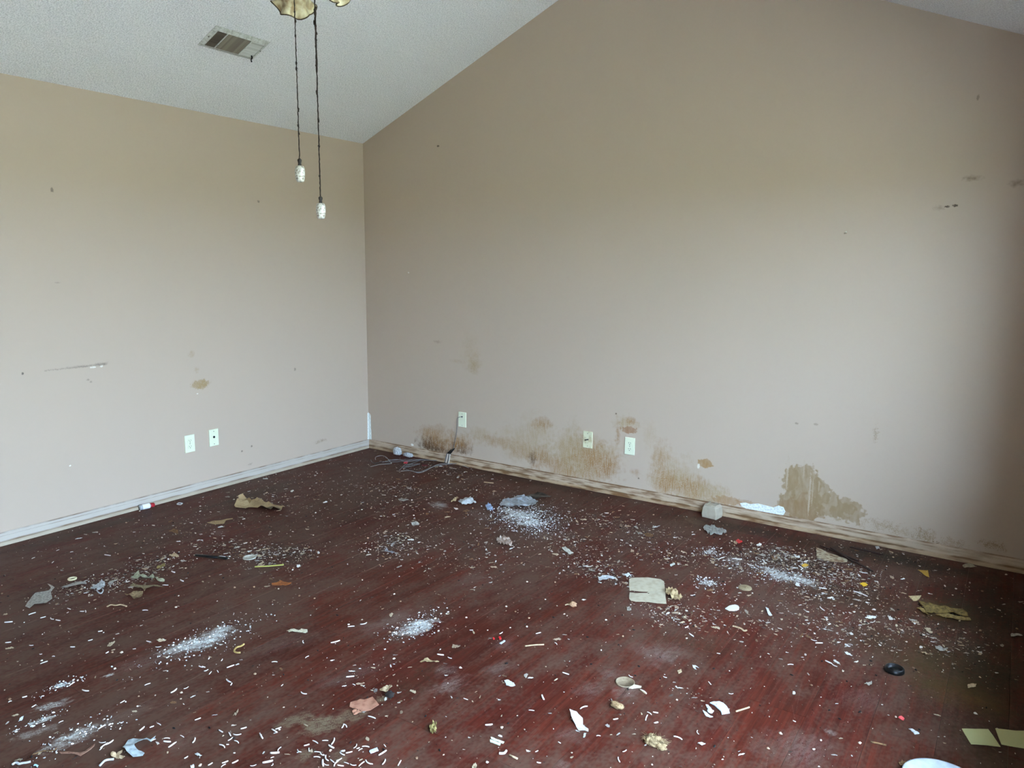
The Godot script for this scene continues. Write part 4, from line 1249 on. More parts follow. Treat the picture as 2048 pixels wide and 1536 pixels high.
	scrap("bark_strip", "long pinkish bark strip near the bottom left", "bark", Vector3(2.103, 0, 3.391), [Vector2(-0.037, 0.038), Vector2(-0.019, 0.029), Vector2(0.014, 0.009), Vector2(0.027, -0.006), Vector2(0.025, -0.023), Vector2(0.023, -0.04), Vector2(0.036, -0.03), Vector2(0.037, -0.007), Vector2(0.037, 0.011), Vector2(0.006, 0.023), Vector2(-0.022, 0.04)], mottled("bark_pink", Color(0.58, 0.44, 0.37), Color(0.42, 0.29, 0.23), 0.85, 16.0, 127), 0.0015, 0.004, 0.003, 0.001)
	stick("twig", "thin twig left of the pinkish bark strip", "twig", [Vector3(2.013, 0, 3.483), Vector3(2.016, 0, 3.468), Vector3(2.022, 0, 3.453), Vector3(2.042, 0, 3.442), Vector3(2.041, 0, 3.425)], 0.0016, brown)
	stick("paper_twist", "white twisted paper in the bottom left corner", "paper", [Vector3(2.016, 0, 3.54), Vector3(2.013, 0, 3.533), Vector3(2.017, 0, 3.528), Vector3(2.029, 0, 3.526), Vector3(2.033, 0, 3.519), Vector3(2.041, 0, 3.511), Vector3(2.046, 0, 3.502)], 0.0038, white, 0.8)
	scrap("foil_bit", "small pale blue foil bit beside the white twisted paper", "foil", Vector3(2.079, 0, 3.501), [Vector2(-0.003, 0.006), Vector2(-0.01, -0.003), Vector2(0.001, -0.006), Vector2(0.01, 0.001)], paint("foil_blue", Color(0.62, 0.78, 0.88), 0.3), 0.0008, 0.004, 0.0, 0.0008)
	scrap("paper_chip", "white paper chip right of the folded grey strip", "paper", Vector3(2.429, 0, 3.196), [Vector2(-0.014, 0.003), Vector2(-0.014, -0.006), Vector2(0.011, -0.005), Vector2(0.014, 0.004), Vector2(-0.005, 0.006)], white, 0.0008, 0.003, 0.0, 0.0008)
	scrap("paper_chip", "white paper chip at the bottom edge, right of the folded strip", "paper", Vector3(2.465, 0, 3.238), [Vector2(-0.013, 0), Vector2(-0.006, -0.007), Vector2(0.013, 0.002), Vector2(0.001, 0.007)], white, 0.0008, 0.003, 0.0, 0.0008)
	scrap("foil_bit", "bluish torn flake left of the powder in the bottom left", "foil", Vector3(1.786, 0, 3.417), [Vector2(0.01, 0.012), Vector2(-0.01, -0.005), Vector2(-0.01, -0.012), Vector2(0.008, 0)], paint("foil_pale", Color(0.74, 0.80, 0.86), 0.4), 0.0008, 0.004, 0.0, 0.0008)

	# --- bottom centre left
	t = thing("torn_card", "pinkish brown torn card on the dried mud, bottom centre left", "card", Vector3(2.657, 0, 2.718))
	card_piece(t, "card", Vector3(2.653, 0, 2.708), [Vector2(-0.048, 0.023), Vector2(-0.035, -0.01), Vector2(-0.02, -0.015), Vector2(-0.008, -0.043), Vector2(0.048, -0.017), Vector2(0.042, 0.018), Vector2(0.022, 0.037), Vector2(-0.006, 0.038), Vector2(-0.031, 0.043)], pink, 0.0012, 0.003, 0.006)
	card_piece(t, "flap", Vector3(2.662, 0, 2.763), [Vector2(-0.016, 0.001), Vector2(-0.013, -0.015), Vector2(0.016, -0.015), Vector2(0.012, -0.002), Vector2(0.008, 0.015)], pink, 0.0012, 0.003, 0.0)
	heap("dirt_clod", "dark dirt clod right of the pinkish torn card", "clod", Vector3(2.693, 0, 2.626), Vector3(0.016, 0.010, 0.012), mottled("clod_dark", Color(0.16, 0.13, 0.11), Color(0.10, 0.08, 0.07), 0.95, 40.0, 128), 31)
	scrap("dry_leaf", "crumbled tan leaf beside the dark dirt clod", "leaf", Vector3(2.646, 0, 2.599), [Vector2(-0.016, 0.014), Vector2(-0.011, -0.006), Vector2(-0.003, -0.024), Vector2(0.016, -0.016), Vector2(0.016, 0.007), Vector2(0.005, 0.024)], straw, 0.0006, 0.007, 0.0, 0.002)
	scrap("paper_scrap", "ragged off-white paper strip alone between powder and straw, left of centre", "paper", Vector3(2.054, 0, 2.489), [Vector2(-0.039, 0.028), Vector2(-0.037, 0.005), Vector2(-0.01, -0.008), Vector2(-0.011, -0.023), Vector2(0.015, -0.031), Vector2(0.039, -0.015), Vector2(0.011, 0.009), Vector2(-0.016, 0.018), Vector2(-0.02, 0.031)], mottled("paper_offwhite", Color(0.80, 0.78, 0.68), Color(0.62, 0.58, 0.47), 0.85, 16.0, 129), 0.0008, 0.004, 0.003, 0.002)
	stick("paper_curl", "yellowish curl with a white end at the right edge of the white powder", "paper", [Vector3(1.964, 0, 2.685), Vector3(1.968, 0, 2.702), Vector3(1.963, 0, 2.715), Vector3(1.969, 0, 2.731), Vector3(1.983, 0, 2.743), Vector3(1.998, 0, 2.743), Vector3(2.009, 0, 2.735)], 0.0034, mottled("curl_yellow", Color(0.70, 0.62, 0.40), Color(0.56, 0.45, 0.24), 0.7, 20.0, 130))
	scrap("paper_chip", "pale blue plastic chip among white shreds, bottom centre", "plastic", Vector3(2.857, 0, 2.875), [Vector2(-0.009, 0.012), Vector2(-0.011, 0.005), Vector2(-0.001, -0.015), Vector2(0.011, -0.008), Vector2(0.001, 0.015)], paint("chip_blue", Color(0.72, 0.82, 0.92), 0.4), 0.003, 0.001, 0.0, 0.0)

	# --- bottom centre
	scrap("paper_scrap", "olive crumpled paper right of the pinkish card, bottom", "paper", Vector3(2.939, 0, 2.684), [Vector2(-0.016, 0.005), Vector2(-0.02, -0.023), Vector2(-0.003, -0.018), Vector2(0.02, 0.02), Vector2(0.006, 0.023)], mottled("paper_olive", Color(0.55, 0.50, 0.31), Color(0.40, 0.35, 0.2), 0.85, 16.0, 131), 0.0006, 0.010, 0.0, 0.002)
	scrap("paper_scrap", "small white jagged paper flake, upper of the two white scraps bottom centre", "paper", Vector3(2.987, 0, 2.318), [Vector2(-0.026, -0.005), Vector2(-0.016, -0.02), Vector2(-0.001, -0.014), Vector2(0.012, -0.011), Vector2(0.026, 0), Vector2(0.016, 0.015), Vector2(0, 0.02), Vector2(-0.012, 0.006)], white, 0.0008, 0.002, 0.004, 0.0008)
	scrap("paper_scrap", "white curled paper scrap with a notched tail, bottom centre", "paper", Vector3(3.308, 0, 2.383), [Vector2(-0.049, -0.025), Vector2(-0.029, -0.039), Vector2(0.002, -0.025), Vector2(0.017, 0), Vector2(0.027, 0.007), Vector2(0.044, 0.011), Vector2(0.049, 0.023), Vector2(0.029, 0.032), Vector2(0.024, 0.039), Vector2(-0.015, 0.008)], white, 0.0008, 0.005, 0.014, 0.0008)
	scrap("paper_chip", "small white fragment below the curled white scrap", "paper", Vector3(3.357, 0, 2.434), [Vector2(0.002, 0.011), Vector2(-0.006, -0.01), Vector2(0, -0.014), Vector2(0.006, 0.002), Vector2(0.006, 0.014)], white, 0.0008, 0.003, 0.0, 0.0006)
	t = thing("folded_strip", "pale grey-green strip split lengthwise, at the bottom centre", "card", Vector3(3.143, 0, 2.617))
	var strip := paint("strip_green_grey", Color(0.74, 0.77, 0.68), 0.6)
	card_piece(t, "strip", Vector3(3.141, 0, 2.614), [Vector2(-0.026, -0.002), Vector2(0.023, -0.006), Vector2(0.026, 0.003), Vector2(-0.02, 0.006)], strip, 0.0022, 0.0008, 0.0)
	card_piece(t, "strip", Vector3(3.142, 0, 2.627), [Vector2(-0.022, -0.003), Vector2(0.018, -0.006), Vector2(0.022, 0.004), Vector2(-0.015, 0.006)], strip, 0.0022, 0.0008, 0.0)
	stick("paper_curl", "white crescent curl below the split grey-green strip", "paper", [Vector3(3.185, 0, 2.666), Vector3(3.194, 0, 2.661), Vector3(3.198, 0, 2.654), Vector3(3.196, 0, 2.643)], 0.0038, white)
	stick("thin_stick", "pale thin stick on the bare red floor at centre", "stick", [Vector3(2.886, 0, 2.059), Vector3(2.912, 0, 2.03), Vector3(2.942, 0, 2.005)], 0.0026, straw)
	stick("thin_stick", "short cream stick near the bottom edge right of the white crescent", "stick", [Vector3(3.215, 0, 2.654), Vector3(3.246, 0, 2.655)], 0.003, straw)
	stick("thin_stick", "pale stick right of the shattered white fragment", "stick", [Vector3(3.719, 0, 2.023), Vector3(3.734, 0, 1.998), Vector3(3.749, 0, 1.972)], 0.0028, straw)
	stick("thin_stick", "thin brown stick on the bright floor near the white plate", "stick", [Vector3(4.126, 0, 1.942), Vector3(4.149, 0, 1.937), Vector3(4.17, 0, 1.933)], 0.0028, brown)
	stick("thin_stick", "small pale stick at the end of the round lid tab", "stick", [Vector3(3.393, 0, 2.086), Vector3(3.423, 0, 2.097)], 0.002, straw)
	scrap("red_bit", "left small red bit at the centre of the floor", "fragment", Vector3(2.748, 0, 2.079), [Vector2(-0.006, -0.001), Vector2(-0.004, -0.008), Vector2(0.006, 0.001), Vector2(0.004, 0.008)], red, 0.003, 0.001, 0.0, 0.0)
	scrap("red_bit", "right small red bit at the centre of the floor", "fragment", Vector3(2.767, 0, 2.062), [Vector2(-0.008, -0.002), Vector2(-0.004, -0.01), Vector2(0.008, 0.001), Vector2(0.005, 0.01)], red, 0.004, 0.001, 0.0, 0.0)
	scrap("paper_chip", "white oblong chip below the two red bits", "paper", Vector3(2.794, 0, 2.083), [Vector2(-0.005, 0.015), Vector2(-0.003, -0.017), Vector2(0.005, -0.014), Vector2(0.005, 0.017)], white, 0.002, 0.001, 0.0, 0.0)
	scrap("dry_leaf", "yellow-brown crumbled shred at the left edge of the centre", "leaf", Vector3(2.652, 0, 2.367), [Vector2(-0.031, 0.02), Vector2(-0.024, -0.001), Vector2(-0.018, -0.012), Vector2(0.011, -0.014), Vector2(0.031, -0.02), Vector2(0.027, -0.007), Vector2(0.009, 0.002), Vector2(-0.009, 0.016)], tan_, 0.0008, 0.007, 0.0, 0.002)

	# --- right of centre
	t = thing("tin_lid", "round tan lid with a pale tab on the floor right of centre", "lid", Vector3(3.328, 0, 2.071))
	disc(t, "lid", 0.035, 0.005, mottled("lid_tan", Color(0.52, 0.46, 0.37), Color(0.42, 0.36, 0.28), 0.5, 12.0, 132), 0.003)
	card_piece(t, "tab", Vector3(3.374, 0, 2.081), [Vector2(-0.017, 0.003), Vector2(-0.011, -0.014), Vector2(0.004, -0.017), Vector2(0.015, -0.019), Vector2(0.017, -0.01), Vector2(0.001, 0.006), Vector2(-0.017, 0.019)], mottled("tab_pale", Color(0.76, 0.74, 0.64), Color(0.66, 0.63, 0.52), 0.6, 12.0, 133), 0.002, 0.0012, 0.0)
	heap("nut_shell", "yellowish broken shell below the round tan lid", "shell", Vector3(3.374, 0, 2.233), Vector3(0.026, 0.010, 0.013), mottled("shell_yellow", Color(0.62, 0.52, 0.38), Color(0.42, 0.33, 0.22), 0.8, 40.0, 134), 57, 0.3)
	scrap("white_fragment", "largest curved white fragment with sharp ends, right of centre", "fragment", Vector3(3.666, 0, 2.033), [Vector2(-0.038, -0.009), Vector2(-0.029, -0.023), Vector2(-0.014, -0.034), Vector2(0.002, -0.03), Vector2(0.016, -0.021), Vector2(0.03, -0.005), Vector2(0.038, 0.011), Vector2(0.028, 0.022), Vector2(0.019, 0.034), Vector2(0.009, 0.017), Vector2(-0.004, 0.008), Vector2(-0.022, -0.005)], paint("fragment_white", Color(0.70, 0.74, 0.76), 0.4), 0.003, 0.001, 0.004, 0.0)
	scrap("white_fragment", "upper small shard beside the largest curved white fragment", "fragment", Vector3(3.634, 0, 2.05), [Vector2(-0.014, -0.007), Vector2(-0.007, -0.012), Vector2(0.008, 0.002), Vector2(0.014, 0.012), Vector2(-0.003, 0.009)], white, 0.002, 0.002, 0.0, 0.0004)
	scrap("white_fragment", "lower small shard beside the largest curved white fragment", "fragment", Vector3(3.644, 0, 2.094), [Vector2(-0.021, -0.012), Vector2(-0.008, -0.008), Vector2(0.005, 0), Vector2(0.021, 0.004), Vector2(0.013, 0.012), Vector2(-0.001, 0.012)], white, 0.002, 0.002, 0.0, 0.0004)
	heap("white_crumb", "round white crumb between the two small shards", "crumb", Vector3(3.648, 0, 2.077), Vector3(0.011, 0.007, 0.009), white, 58, 0.25)
	fur_tuft(Vector3(3.563, 0, 2.339))
	scrap("paper_chip", "white V-shaped chip above the largest white fragment", "paper", Vector3(3.5, 0, 1.826), [Vector2(-0.014, -0.011), Vector2(-0.003, -0.014), Vector2(0.014, -0.005), Vector2(-0.001, -0.004), Vector2(0.012, 0.014), Vector2(-0.003, 0.007)], white, 0.0012, 0.002, 0.0, 0.0)
	scrap("paper_chip", "white leaf-shaped chip right of the dusty fibre tuft", "paper", Vector3(3.683, 0, 2.258), [Vector2(-0.011, 0.004), Vector2(-0.002, -0.007), Vector2(0.011, -0.007), Vector2(0.004, 0.007)], white, 0.0012, 0.001, 0.0, 0.0)
	scrap("card_chip", "small square cream chip above the pale white fragment", "card", Vector3(3.463, 0, 1.885), [Vector2(-0.008, 0.002), Vector2(-0.001, -0.017), Vector2(0.008, -0.002), Vector2(0.003, 0.017)], straw, 0.003, 0.0, 0.0, 0.0)
	t = thing("cardboard_square", "cream cardboard square torn across the middle", "cardboard", Vector3(3.069, 0, 1.292))
	card_piece(t, "upper_half", Vector3(3.044, 0, 1.239), [Vector2(-0.101, -0.02), Vector2(-0.096, -0.038), Vector2(-0.064, -0.063), Vector2(-0.03, -0.084), Vector2(0.002, -0.096), Vector2(0.026, -0.102), Vector2(0.05, -0.089), Vector2(0.078, -0.03), Vector2(0.101, 0.019), Vector2(0.068, 0.044), Vector2(0.036, 0.06), Vector2(0.009, 0.075), Vector2(-0.008, 0.083), Vector2(-0.035, 0.092), Vector2(-0.041, 0.102), Vector2(-0.07, 0.046)], cream, 0.0022, 0.0015, 0.0)
	card_piece(t, "lower_half", Vector3(3.105, 0, 1.347), [Vector2(-0.093, 0.013), Vector2(-0.065, 0.006), Vector2(-0.025, -0.027), Vector2(-0.023, -0.042), Vector2(0.008, -0.061), Vector2(0.041, -0.086), Vector2(0.07, -0.024), Vector2(0.093, 0.025), Vector2(0.058, 0.043), Vector2(0.019, 0.057), Vector2(-0.029, 0.084), Vector2(-0.053, 0.086), Vector2(-0.068, 0.073)], cream, 0.0022, 0.0015, 0.0)
	scrap("crumpled_paper", "crumpled tan wrapper touching the right side of the cardboard square", "paper", Vector3(3.188, 0, 1.269), [Vector2(-0.048, -0.029), Vector2(-0.027, -0.051), Vector2(0.002, -0.043), Vector2(0.02, -0.009), Vector2(0.046, -0.007), Vector2(0.048, 0.037), Vector2(0.019, 0.051), Vector2(-0.005, 0.028), Vector2(-0.025, 0.022)], tan_, 0.0006, 0.014, 0.0, 0.002, 0.008)
	scrap("white_pick", "smooth white teardrop piece right of the cardboard square", "plastic", Vector3(3.458, 0, 1.24), [Vector2(-0.026, 0.028), Vector2(-0.02, -0.009), Vector2(-0.011, -0.025), Vector2(0, -0.036), Vector2(0.013, -0.032), Vector2(0.022, -0.018), Vector2(0.026, 0.001), Vector2(0.019, 0.019), Vector2(0.01, 0.028), Vector2(-0.006, 0.036)], paint("pick_white", Color(0.80, 0.83, 0.82), 0.35), 0.003, 0.0, 0.0, 0.0)
	t = thing("wooden_disc", "round tan disc above the white teardrop piece", "disc", Vector3(3.438, 0, 0.999))
	disc(t, "disc", 0.031, 0.007, mottled("disc_tan", Color(0.58, 0.52, 0.40), Color(0.48, 0.42, 0.32), 0.6, 12.0, 135))
	obj("hub", round_part(0.003, 0.001, 0.0, 10), brown, t).transform = Transform3D(Basis(Vector3.RIGHT, -PI / 2), Vector3(0, 0.007, 0))
	scrap("paper_scrap", "torn white paper left of the small scraps above the cardboard square", "paper", Vector3(2.85, 0, 1.282), [Vector2(-0.031, 0.025), Vector2(-0.031, -0.019), Vector2(-0.009, -0.042), Vector2(0.031, -0.033), Vector2(0.025, -0.007), Vector2(0.012, 0.032), Vector2(-0.013, 0.042)], white, 0.0008, 0.008, 0.0, 0.002)
	scrap("paper_scrap", "narrow white scrap just above the cardboard square", "paper", Vector3(2.922, 0, 1.184), [Vector2(-0.019, 0.012), Vector2(-0.011, -0.017), Vector2(0.019, -0.011), Vector2(-0.001, 0.017)], white, 0.0008, 0.006, 0.0, 0.0015)
	t = thing("dried_peel", "small tan curled peel with a tail left of the cardboard square", "peel", Vector3(2.864, 0, 1.633))
	st = begin()
	lump(st, Vector3(0, 0.011, 0), Vector3(0.019, 0.011, 0.013), 61, 0.3, 8, 10)
	obj("peel", done(st), mottled("peel_tan", Color(0.72, 0.58, 0.45), Color(0.5, 0.36, 0.26), 0.8, 40.0, 136), t)
	st = begin()
	tube(st, smooth([Vector3(-0.012, 0.008, 0.006), Vector3(-0.024, 0.007, 0.01), Vector3(-0.03, 0.004, 0.017)]), 0.003, 7)
	obj("tail", done(st), straw, t)
	scrap("white_fragment", "white ragged plastic right of the white teardrop piece", "plastic", Vector3(3.601, 0, 1.197), [Vector2(-0.022, -0.033), Vector2(-0.014, -0.041), Vector2(-0.003, -0.02), Vector2(0.022, 0.018), Vector2(0.014, 0.041), Vector2(-0.004, 0.006)], white, 0.001, 0.008, 0.004, 0.001)
	scrap("card_chip", "flat oval tan chip among litter in front of the gable wall", "card", Vector3(2.769, 0, 0.594), [Vector2(-0.032, -0.003), Vector2(-0.014, -0.026), Vector2(0.017, -0.027), Vector2(0.032, 0.013), Vector2(-0.003, 0.027)], brown, 0.0012, 0.001, 0.0, 0.001)
	stick("bark_twist", "knobbly tan bark twist below the white teardrop piece", "bark", [Vector3(3.512, 0, 1.414), Vector3(3.527, 0, 1.413), Vector3(3.549, 0, 1.416), Vector3(3.566, 0, 1.429), Vector3(3.571, 0, 1.417)], 0.0045, straw, 0.6)

	# --- along the gable wall
	block()
	scrap("plastic_film", "crumpled clear plastic film in front of the beige block", "plastic", Vector3(3.055, 0, 0.319), [Vector2(-0.071, -0.013), Vector2(-0.069, -0.075), Vector2(-0.016, -0.072), Vector2(0.018, -0.059), Vector2(0.053, -0.04), Vector2(0.071, -0.003), Vector2(0.04, 0.057), Vector2(0.001, 0.075), Vector2(-0.052, 0.024)], film, 0.0005, 0.012, 0.0, 0.002)
	scrap("red_bit", "red plastic bit right of the crumpled clear film", "fragment", Vector3(3.222, 0, 0.405), [Vector2(-0.017, -0.003), Vector2(-0.011, -0.03), Vector2(0.017, -0.013), Vector2(0.008, 0.03)], red, 0.003, 0.003, 0.0, 0.001)
	scrap("plastic_bag", "crumpled translucent plastic bag behind the white powder pile", "bag", Vector3(1.853, 0, 0.537), [Vector2(-0.081, 0.103), Vector2(-0.111, 0.026), Vector2(-0.1, -0.046), Vector2(-0.08, -0.086), Vector2(-0.055, -0.117), Vector2(0.03, -0.126), Vector2(0.089, -0.092), Vector2(0.111, -0.01), Vector2(0.082, 0.047), Vector2(0.038, 0.091), Vector2(-0.012, 0.126)], blue_bag, 0.0006, 0.012, 0.0, 0.004, 0.006)
	scrap("black_plastic", "glossy black plastic piece behind the translucent bag", "plastic", Vector3(1.878, 0, 0.347), [Vector2(-0.059, 0.058), Vector2(-0.07, -0.013), Vector2(-0.034, -0.066), Vector2(0.02, -0.065), Vector2(0.07, -0.056), Vector2(0.059, -0.001), Vector2(0.023, 0.051), Vector2(-0.027, 0.066)], black, 0.0012, 0.007, 0.0, 0.002)
	scrap("blue_label", "crumpled blue and white label left of the translucent bag", "label", Vector3(1.755, 0, 0.721), [Vector2(-0.055, -0.026), Vector2(-0.049, -0.056), Vector2(-0.008, -0.026), Vector2(0.017, -0.009), Vector2(0.055, 0.045), Vector2(0.024, 0.056), Vector2(-0.012, 0.019)], mottled("label_blue", Color(0.40, 0.52, 0.70), Color(0.72, 0.76, 0.80), 0.5, 24.0, 137), 0.0006, 0.012, 0.0, 0.002)
	scrap("paper_scrap", "folded white paper left of the blue label", "paper", Vector3(1.57, 0, 0.713), [Vector2(-0.053, 0.027), Vector2(-0.06, -0.026), Vector2(-0.036, -0.07), Vector2(0.06, -0.02), Vector2(0.038, 0.027), Vector2(0.014, 0.07), Vector2(-0.021, 0.052)], white, 0.0008, 0.010, 0.0, 0.001, 0.014)
	scrap("paper_scrap", "tan paper strip tucked behind the folded white paper", "paper", Vector3(1.482, 0, 0.734), [Vector2(0.006, 0.043), Vector2(-0.015, -0.043), Vector2(-0.001, -0.042), Vector2(0.015, 0.002)], tan_, 0.0008, 0.012, 0.0, 0.001)
	scrap("paper_chip", "flat grey oval chip left of the folded white paper", "paper", Vector3(1.199, 0, 0.913), [Vector2(-0.033, 0.007), Vector2(-0.019, -0.017), Vector2(0.004, -0.025), Vector2(0.033, -0.022), Vector2(0.027, 0.02), Vector2(-0.003, 0.025)], grey, 0.0008, 0.002, 0.0, 0.001)
	scrap("paper_chip", "pale flake in front of the flat grey oval chip", "paper", Vector3(1.573, 0, 1.22), [Vector2(-0.037, -0.002), Vector2(-0.017, -0.029), Vector2(0.024, -0.015), Vector2(0.037, 0.015), Vector2(0.011, 0.029)], mottled("flake_pale", Color(0.66, 0.64, 0.60), Color(0.5, 0.47, 0.42), 0.8, 16.0, 138), 0.0008, 0.006, 0.0, 0.001)
	scrap("paper_scrap", "brown cupped scrap with a white edge in front of the powder pile", "paper", Vector3(2.17, 0, 1.151), [Vector2(-0.053, 0.014), Vector2(-0.062, -0.044), Vector2(-0.04, -0.053), Vector2(-0.008, -0.047), Vector2(0.045, 0.002), Vector2(0.062, 0.037), Vector2(0.013, 0.053), Vector2(-0.014, 0.053)], mottled("scrap_brown", Color(0.56, 0.45, 0.38), Color(0.72, 0.68, 0.64), 0.85, 14.0, 139), 0.0008, 0.012, 0.006, 0.002)
	scrap("paper_scrap", "greyish white slip right of the brown cupped scrap", "paper", Vector3(2.514, 0, 1.071), [Vector2(-0.045, -0.02), Vector2(-0.035, -0.04), Vector2(0.045, 0.012), Vector2(0.037, 0.04), Vector2(-0.017, 0.011)], mottled("slip_grey", Color(0.76, 0.75, 0.70), Color(0.62, 0.6, 0.54), 0.8, 16.0, 140), 0.0008, 0.005, 0.0, 0.001)
	scrap("torn_plastic", "grey plastic shard on the crumb pile at centre left", "plastic", Vector3(1.757, 0, 1.633), [Vector2(-0.035, 0.009), Vector2(-0.037, -0.016), Vector2(0.001, -0.011), Vector2(0.037, -0.008), Vector2(0.032, 0.011), Vector2(0.001, 0.016)], mottled("plastic_grey", Color(0.52, 0.53, 0.55), Color(0.4, 0.4, 0.42), 0.5, 16.0, 141), 0.0008, 0.008, 0.01, 0.001)
	stick("thin_stick", "flat cream stick near the gable wall, left of the black plastic", "stick", [Vector3(1.393, 0, 0.284), Vector3(1.46, 0, 0.267)], 0.008, straw, 0.4)
	crumpled_tissue("tissue", "crumpled white tissue against the board near the corner", Vector3(0.362, 0, 0.032), Vector3(0.042, 0.034, 0.024), white, 71)
	crumpled_tissue("tissue", "flatter crumpled white tissue just right of the other tissue", Vector3(0.474, 0, 0.041), Vector3(0.05, 0.018, 0.022), white, 72)
	board_scraps(darkwood, brown, cream)
	scrap("yellow_triangle", "yellow triangular scrap near the right end of the gable wall", "paper", Vector3(4.118, 0, 0.313), [Vector2(-0.03, -0.04), Vector2(0.014, -0.06), Vector2(0.03, 0.06), Vector2(0.001, 0.009)], yellow, 0.001, 0.003, 0.006, 0.0005)
	scrap("yellow_bit", "small bright yellow bit in front of the dark sticks", "fragment", Vector3(3.894, 0, 0.628), [Vector2(-0.018, 0), Vector2(-0.008, -0.017), Vector2(0.006, -0.024), Vector2(0.018, -0.005), Vector2(0.005, 0.024)], paint("yellow_bright", Color(0.78, 0.62, 0.14), 0.6), 0.002, 0.002, 0.0, 0.0005)
	scrap("yellow_bit", "dull yellow chip on the dense litter left of the striped card", "fragment", Vector3(3.607, 0, 0.552), [Vector2(-0.016, 0.007), Vector2(-0.009, -0.018), Vector2(0.008, -0.024), Vector2(0.016, -0.005), Vector2(0.005, 0.024)], yellow, 0.002, 0.003, 0.0, 0.0008)
	scrap("card_chip", "half-moon cream chip below the yellow triangle", "card", Vector3(4.113, 0, 0.652), [Vector2(-0.024, -0.001), Vector2(0, -0.023), Vector2(0.024, -0.042), Vector2(0.019, 0.012), Vector2(0.01, 0.033), Vector2(0.001, 0.042), Vector2(-0.011, 0.021)], mottled("chip_cream", Color(0.74, 0.67, 0.50), Color(0.62, 0.53, 0.38), 0.8, 16.0, 142), 0.0025, 0.001, 0.0, 0.0004)
	scrap("paper_scrap", "pale scrap tucked against the board at the right end", "paper", Vector3(4.302, 0, 0.062), [Vector2(-0.031, 0.027), Vector2(-0.023, -0.018), Vector2(0.01, -0.042), Vector2(0.031, 0.003), Vector2(-0.02, 0.042)], mottled("scrap_pale", Color(0.66, 0.62, 0.52), Color(0.52, 0.48, 0.4), 0.85, 16.0, 143), 0.001, 0.004, 0.0, 0.0006)
	scrap("paper_chip", "white chip on the dark floor left of the yellow triangle, near the board", "paper", Vector3(3.87, 0, 0.058), [Vector2(-0.014, -0.012), Vector2(0.003, -0.031), Vector2(0.014, 0.004), Vector2(0.002, 0.031)], white, 0.002, 0.003, 0.0, 0.0006)
	t = thing("flattened_carton", "soggy olive-brown flattened carton at the right", "cardboard", Vector3(4.243, 0, 0.738))
	card_piece(t, "panel", Vector3(4.232, 0, 0.74), [Vector2(-0.098, -0.031), Vector2(-0.078, -0.047), Vector2(-0.042, -0.036), Vector2(0.015, -0.052), Vector2(0.062, -0.073), Vector2(0.087, -0.043), Vector2(0.098, -0.011), Vector2(0.067, 0.005), Vector2(0.02, 0.015), Vector2(-0.02, 0.037), Vector2(-0.047, 0.073), Vector2(-0.06, 0.059), Vector2(-0.071, 0.02)], olive, 0.003, 0.010, 0.004)
	card_piece(t, "fold", Vector3(4.277, 0, 0.777), [Vector2(-0.066, 0.021), Vector2(-0.024, -0.011), Vector2(0.031, -0.026), Vector2(0.06, -0.03), Vector2(0.066, -0.005), Vector2(0.033, 0.014), Vector2(-0.021, 0.03)], mottled("carton_edge", Color(0.56, 0.47, 0.28), Color(0.38, 0.30, 0.16), 0.9, 10.0, 144), 0.003, 0.006, 0.0)
	card_piece(t, "flap", Vector3(4.162, 0, 0.789), [Vector2(-0.027, -0.008), Vector2(-0.014, -0.034), Vector2(0.001, -0.018), Vector2(0.015, 0.012), Vector2(0.027, 0.03), Vector2(0.017, 0.034), Vector2(-0.005, 0.003)], mottled("carton_edge", Color.WHITE, Color.WHITE), 0.002, 0.006, 0.006)
	# --- right foreground
	t = thing("rubber_cap", "round black rubber cap on the dark floor at the right", "cap", Vector3(4.128, 0, 1.418))  # a loose cap of black rubber
	var cr: float = 0.034
	st = begin()
	lathe(st, [Vector2(0.0001, 0.001), Vector2(cr, 0.001), Vector2(cr * 1.02, 0.006), Vector2(cr * 0.96, 0.016), Vector2(cr * 0.86, 0.018), Vector2(cr * 0.78, 0.016), Vector2(cr * 0.72, 0.006), Vector2(cr * 0.5, 0.005), Vector2(cr * 0.45, 0.009), Vector2(0.0001, 0.010)], 28)
	obj("cap", done(st), black, t)
	o = scrap("index_card", "yellow-green card lying wholly in view at the right edge", "card", Vector3(4.417, 0, 1.71), [Vector2(-0.054, -0.017), Vector2(0.018, -0.064), Vector2(0.032, -0.033), Vector2(0.054, 0.025), Vector2(0.016, 0.043), Vector2(-0.024, 0.064)], green, 0.0016, 0.001, 0.004, 0.0)
	o = scrap("index_card", "yellow-green card cut by the right picture edge, overlapping dirt", "card", Vector3(4.515, 0, 1.65), [Vector2(-0.061, -0.021), Vector2(0.038, -0.066), Vector2(0.061, 0.033), Vector2(0.01, 0.053), Vector2(-0.042, 0.066), Vector2(-0.053, 0.017)], green, 0.0016, 0.001, 0.006, 0.0)
	paper_plate(Vector3(4.338, 0, 2.049), 0.112, mottled("plate_white", Color(0.66, 0.68, 0.70), Color(0.60, 0.62, 0.64), 0.55, 6.0, 145))
	scrap("card_chip", "ribbed tan scrap at the left rim of the white plate", "card", Vector3(4.226, 0, 2.005), [Vector2(-0.01, 0.007), Vector2(-0.005, -0.017), Vector2(0.005, -0.015), Vector2(0.01, 0.003), Vector2(0.001, 0.017)], brown, 0.002, 0.005, 0.004, 0.0008)
	scrap("red_bit", "pinkish red bit on the bright floor near the right", "fragment", Vector3(4.19, 0, 1.744), [Vector2(-0.009, 0.002), Vector2(-0.002, -0.012), Vector2(0.009, -0.008), Vector2(0.008, 0.012)], paint("bit_pink", Color(0.78, 0.30, 0.30), 0.6), 0.002, 0.003, 0.0, 0.0005)
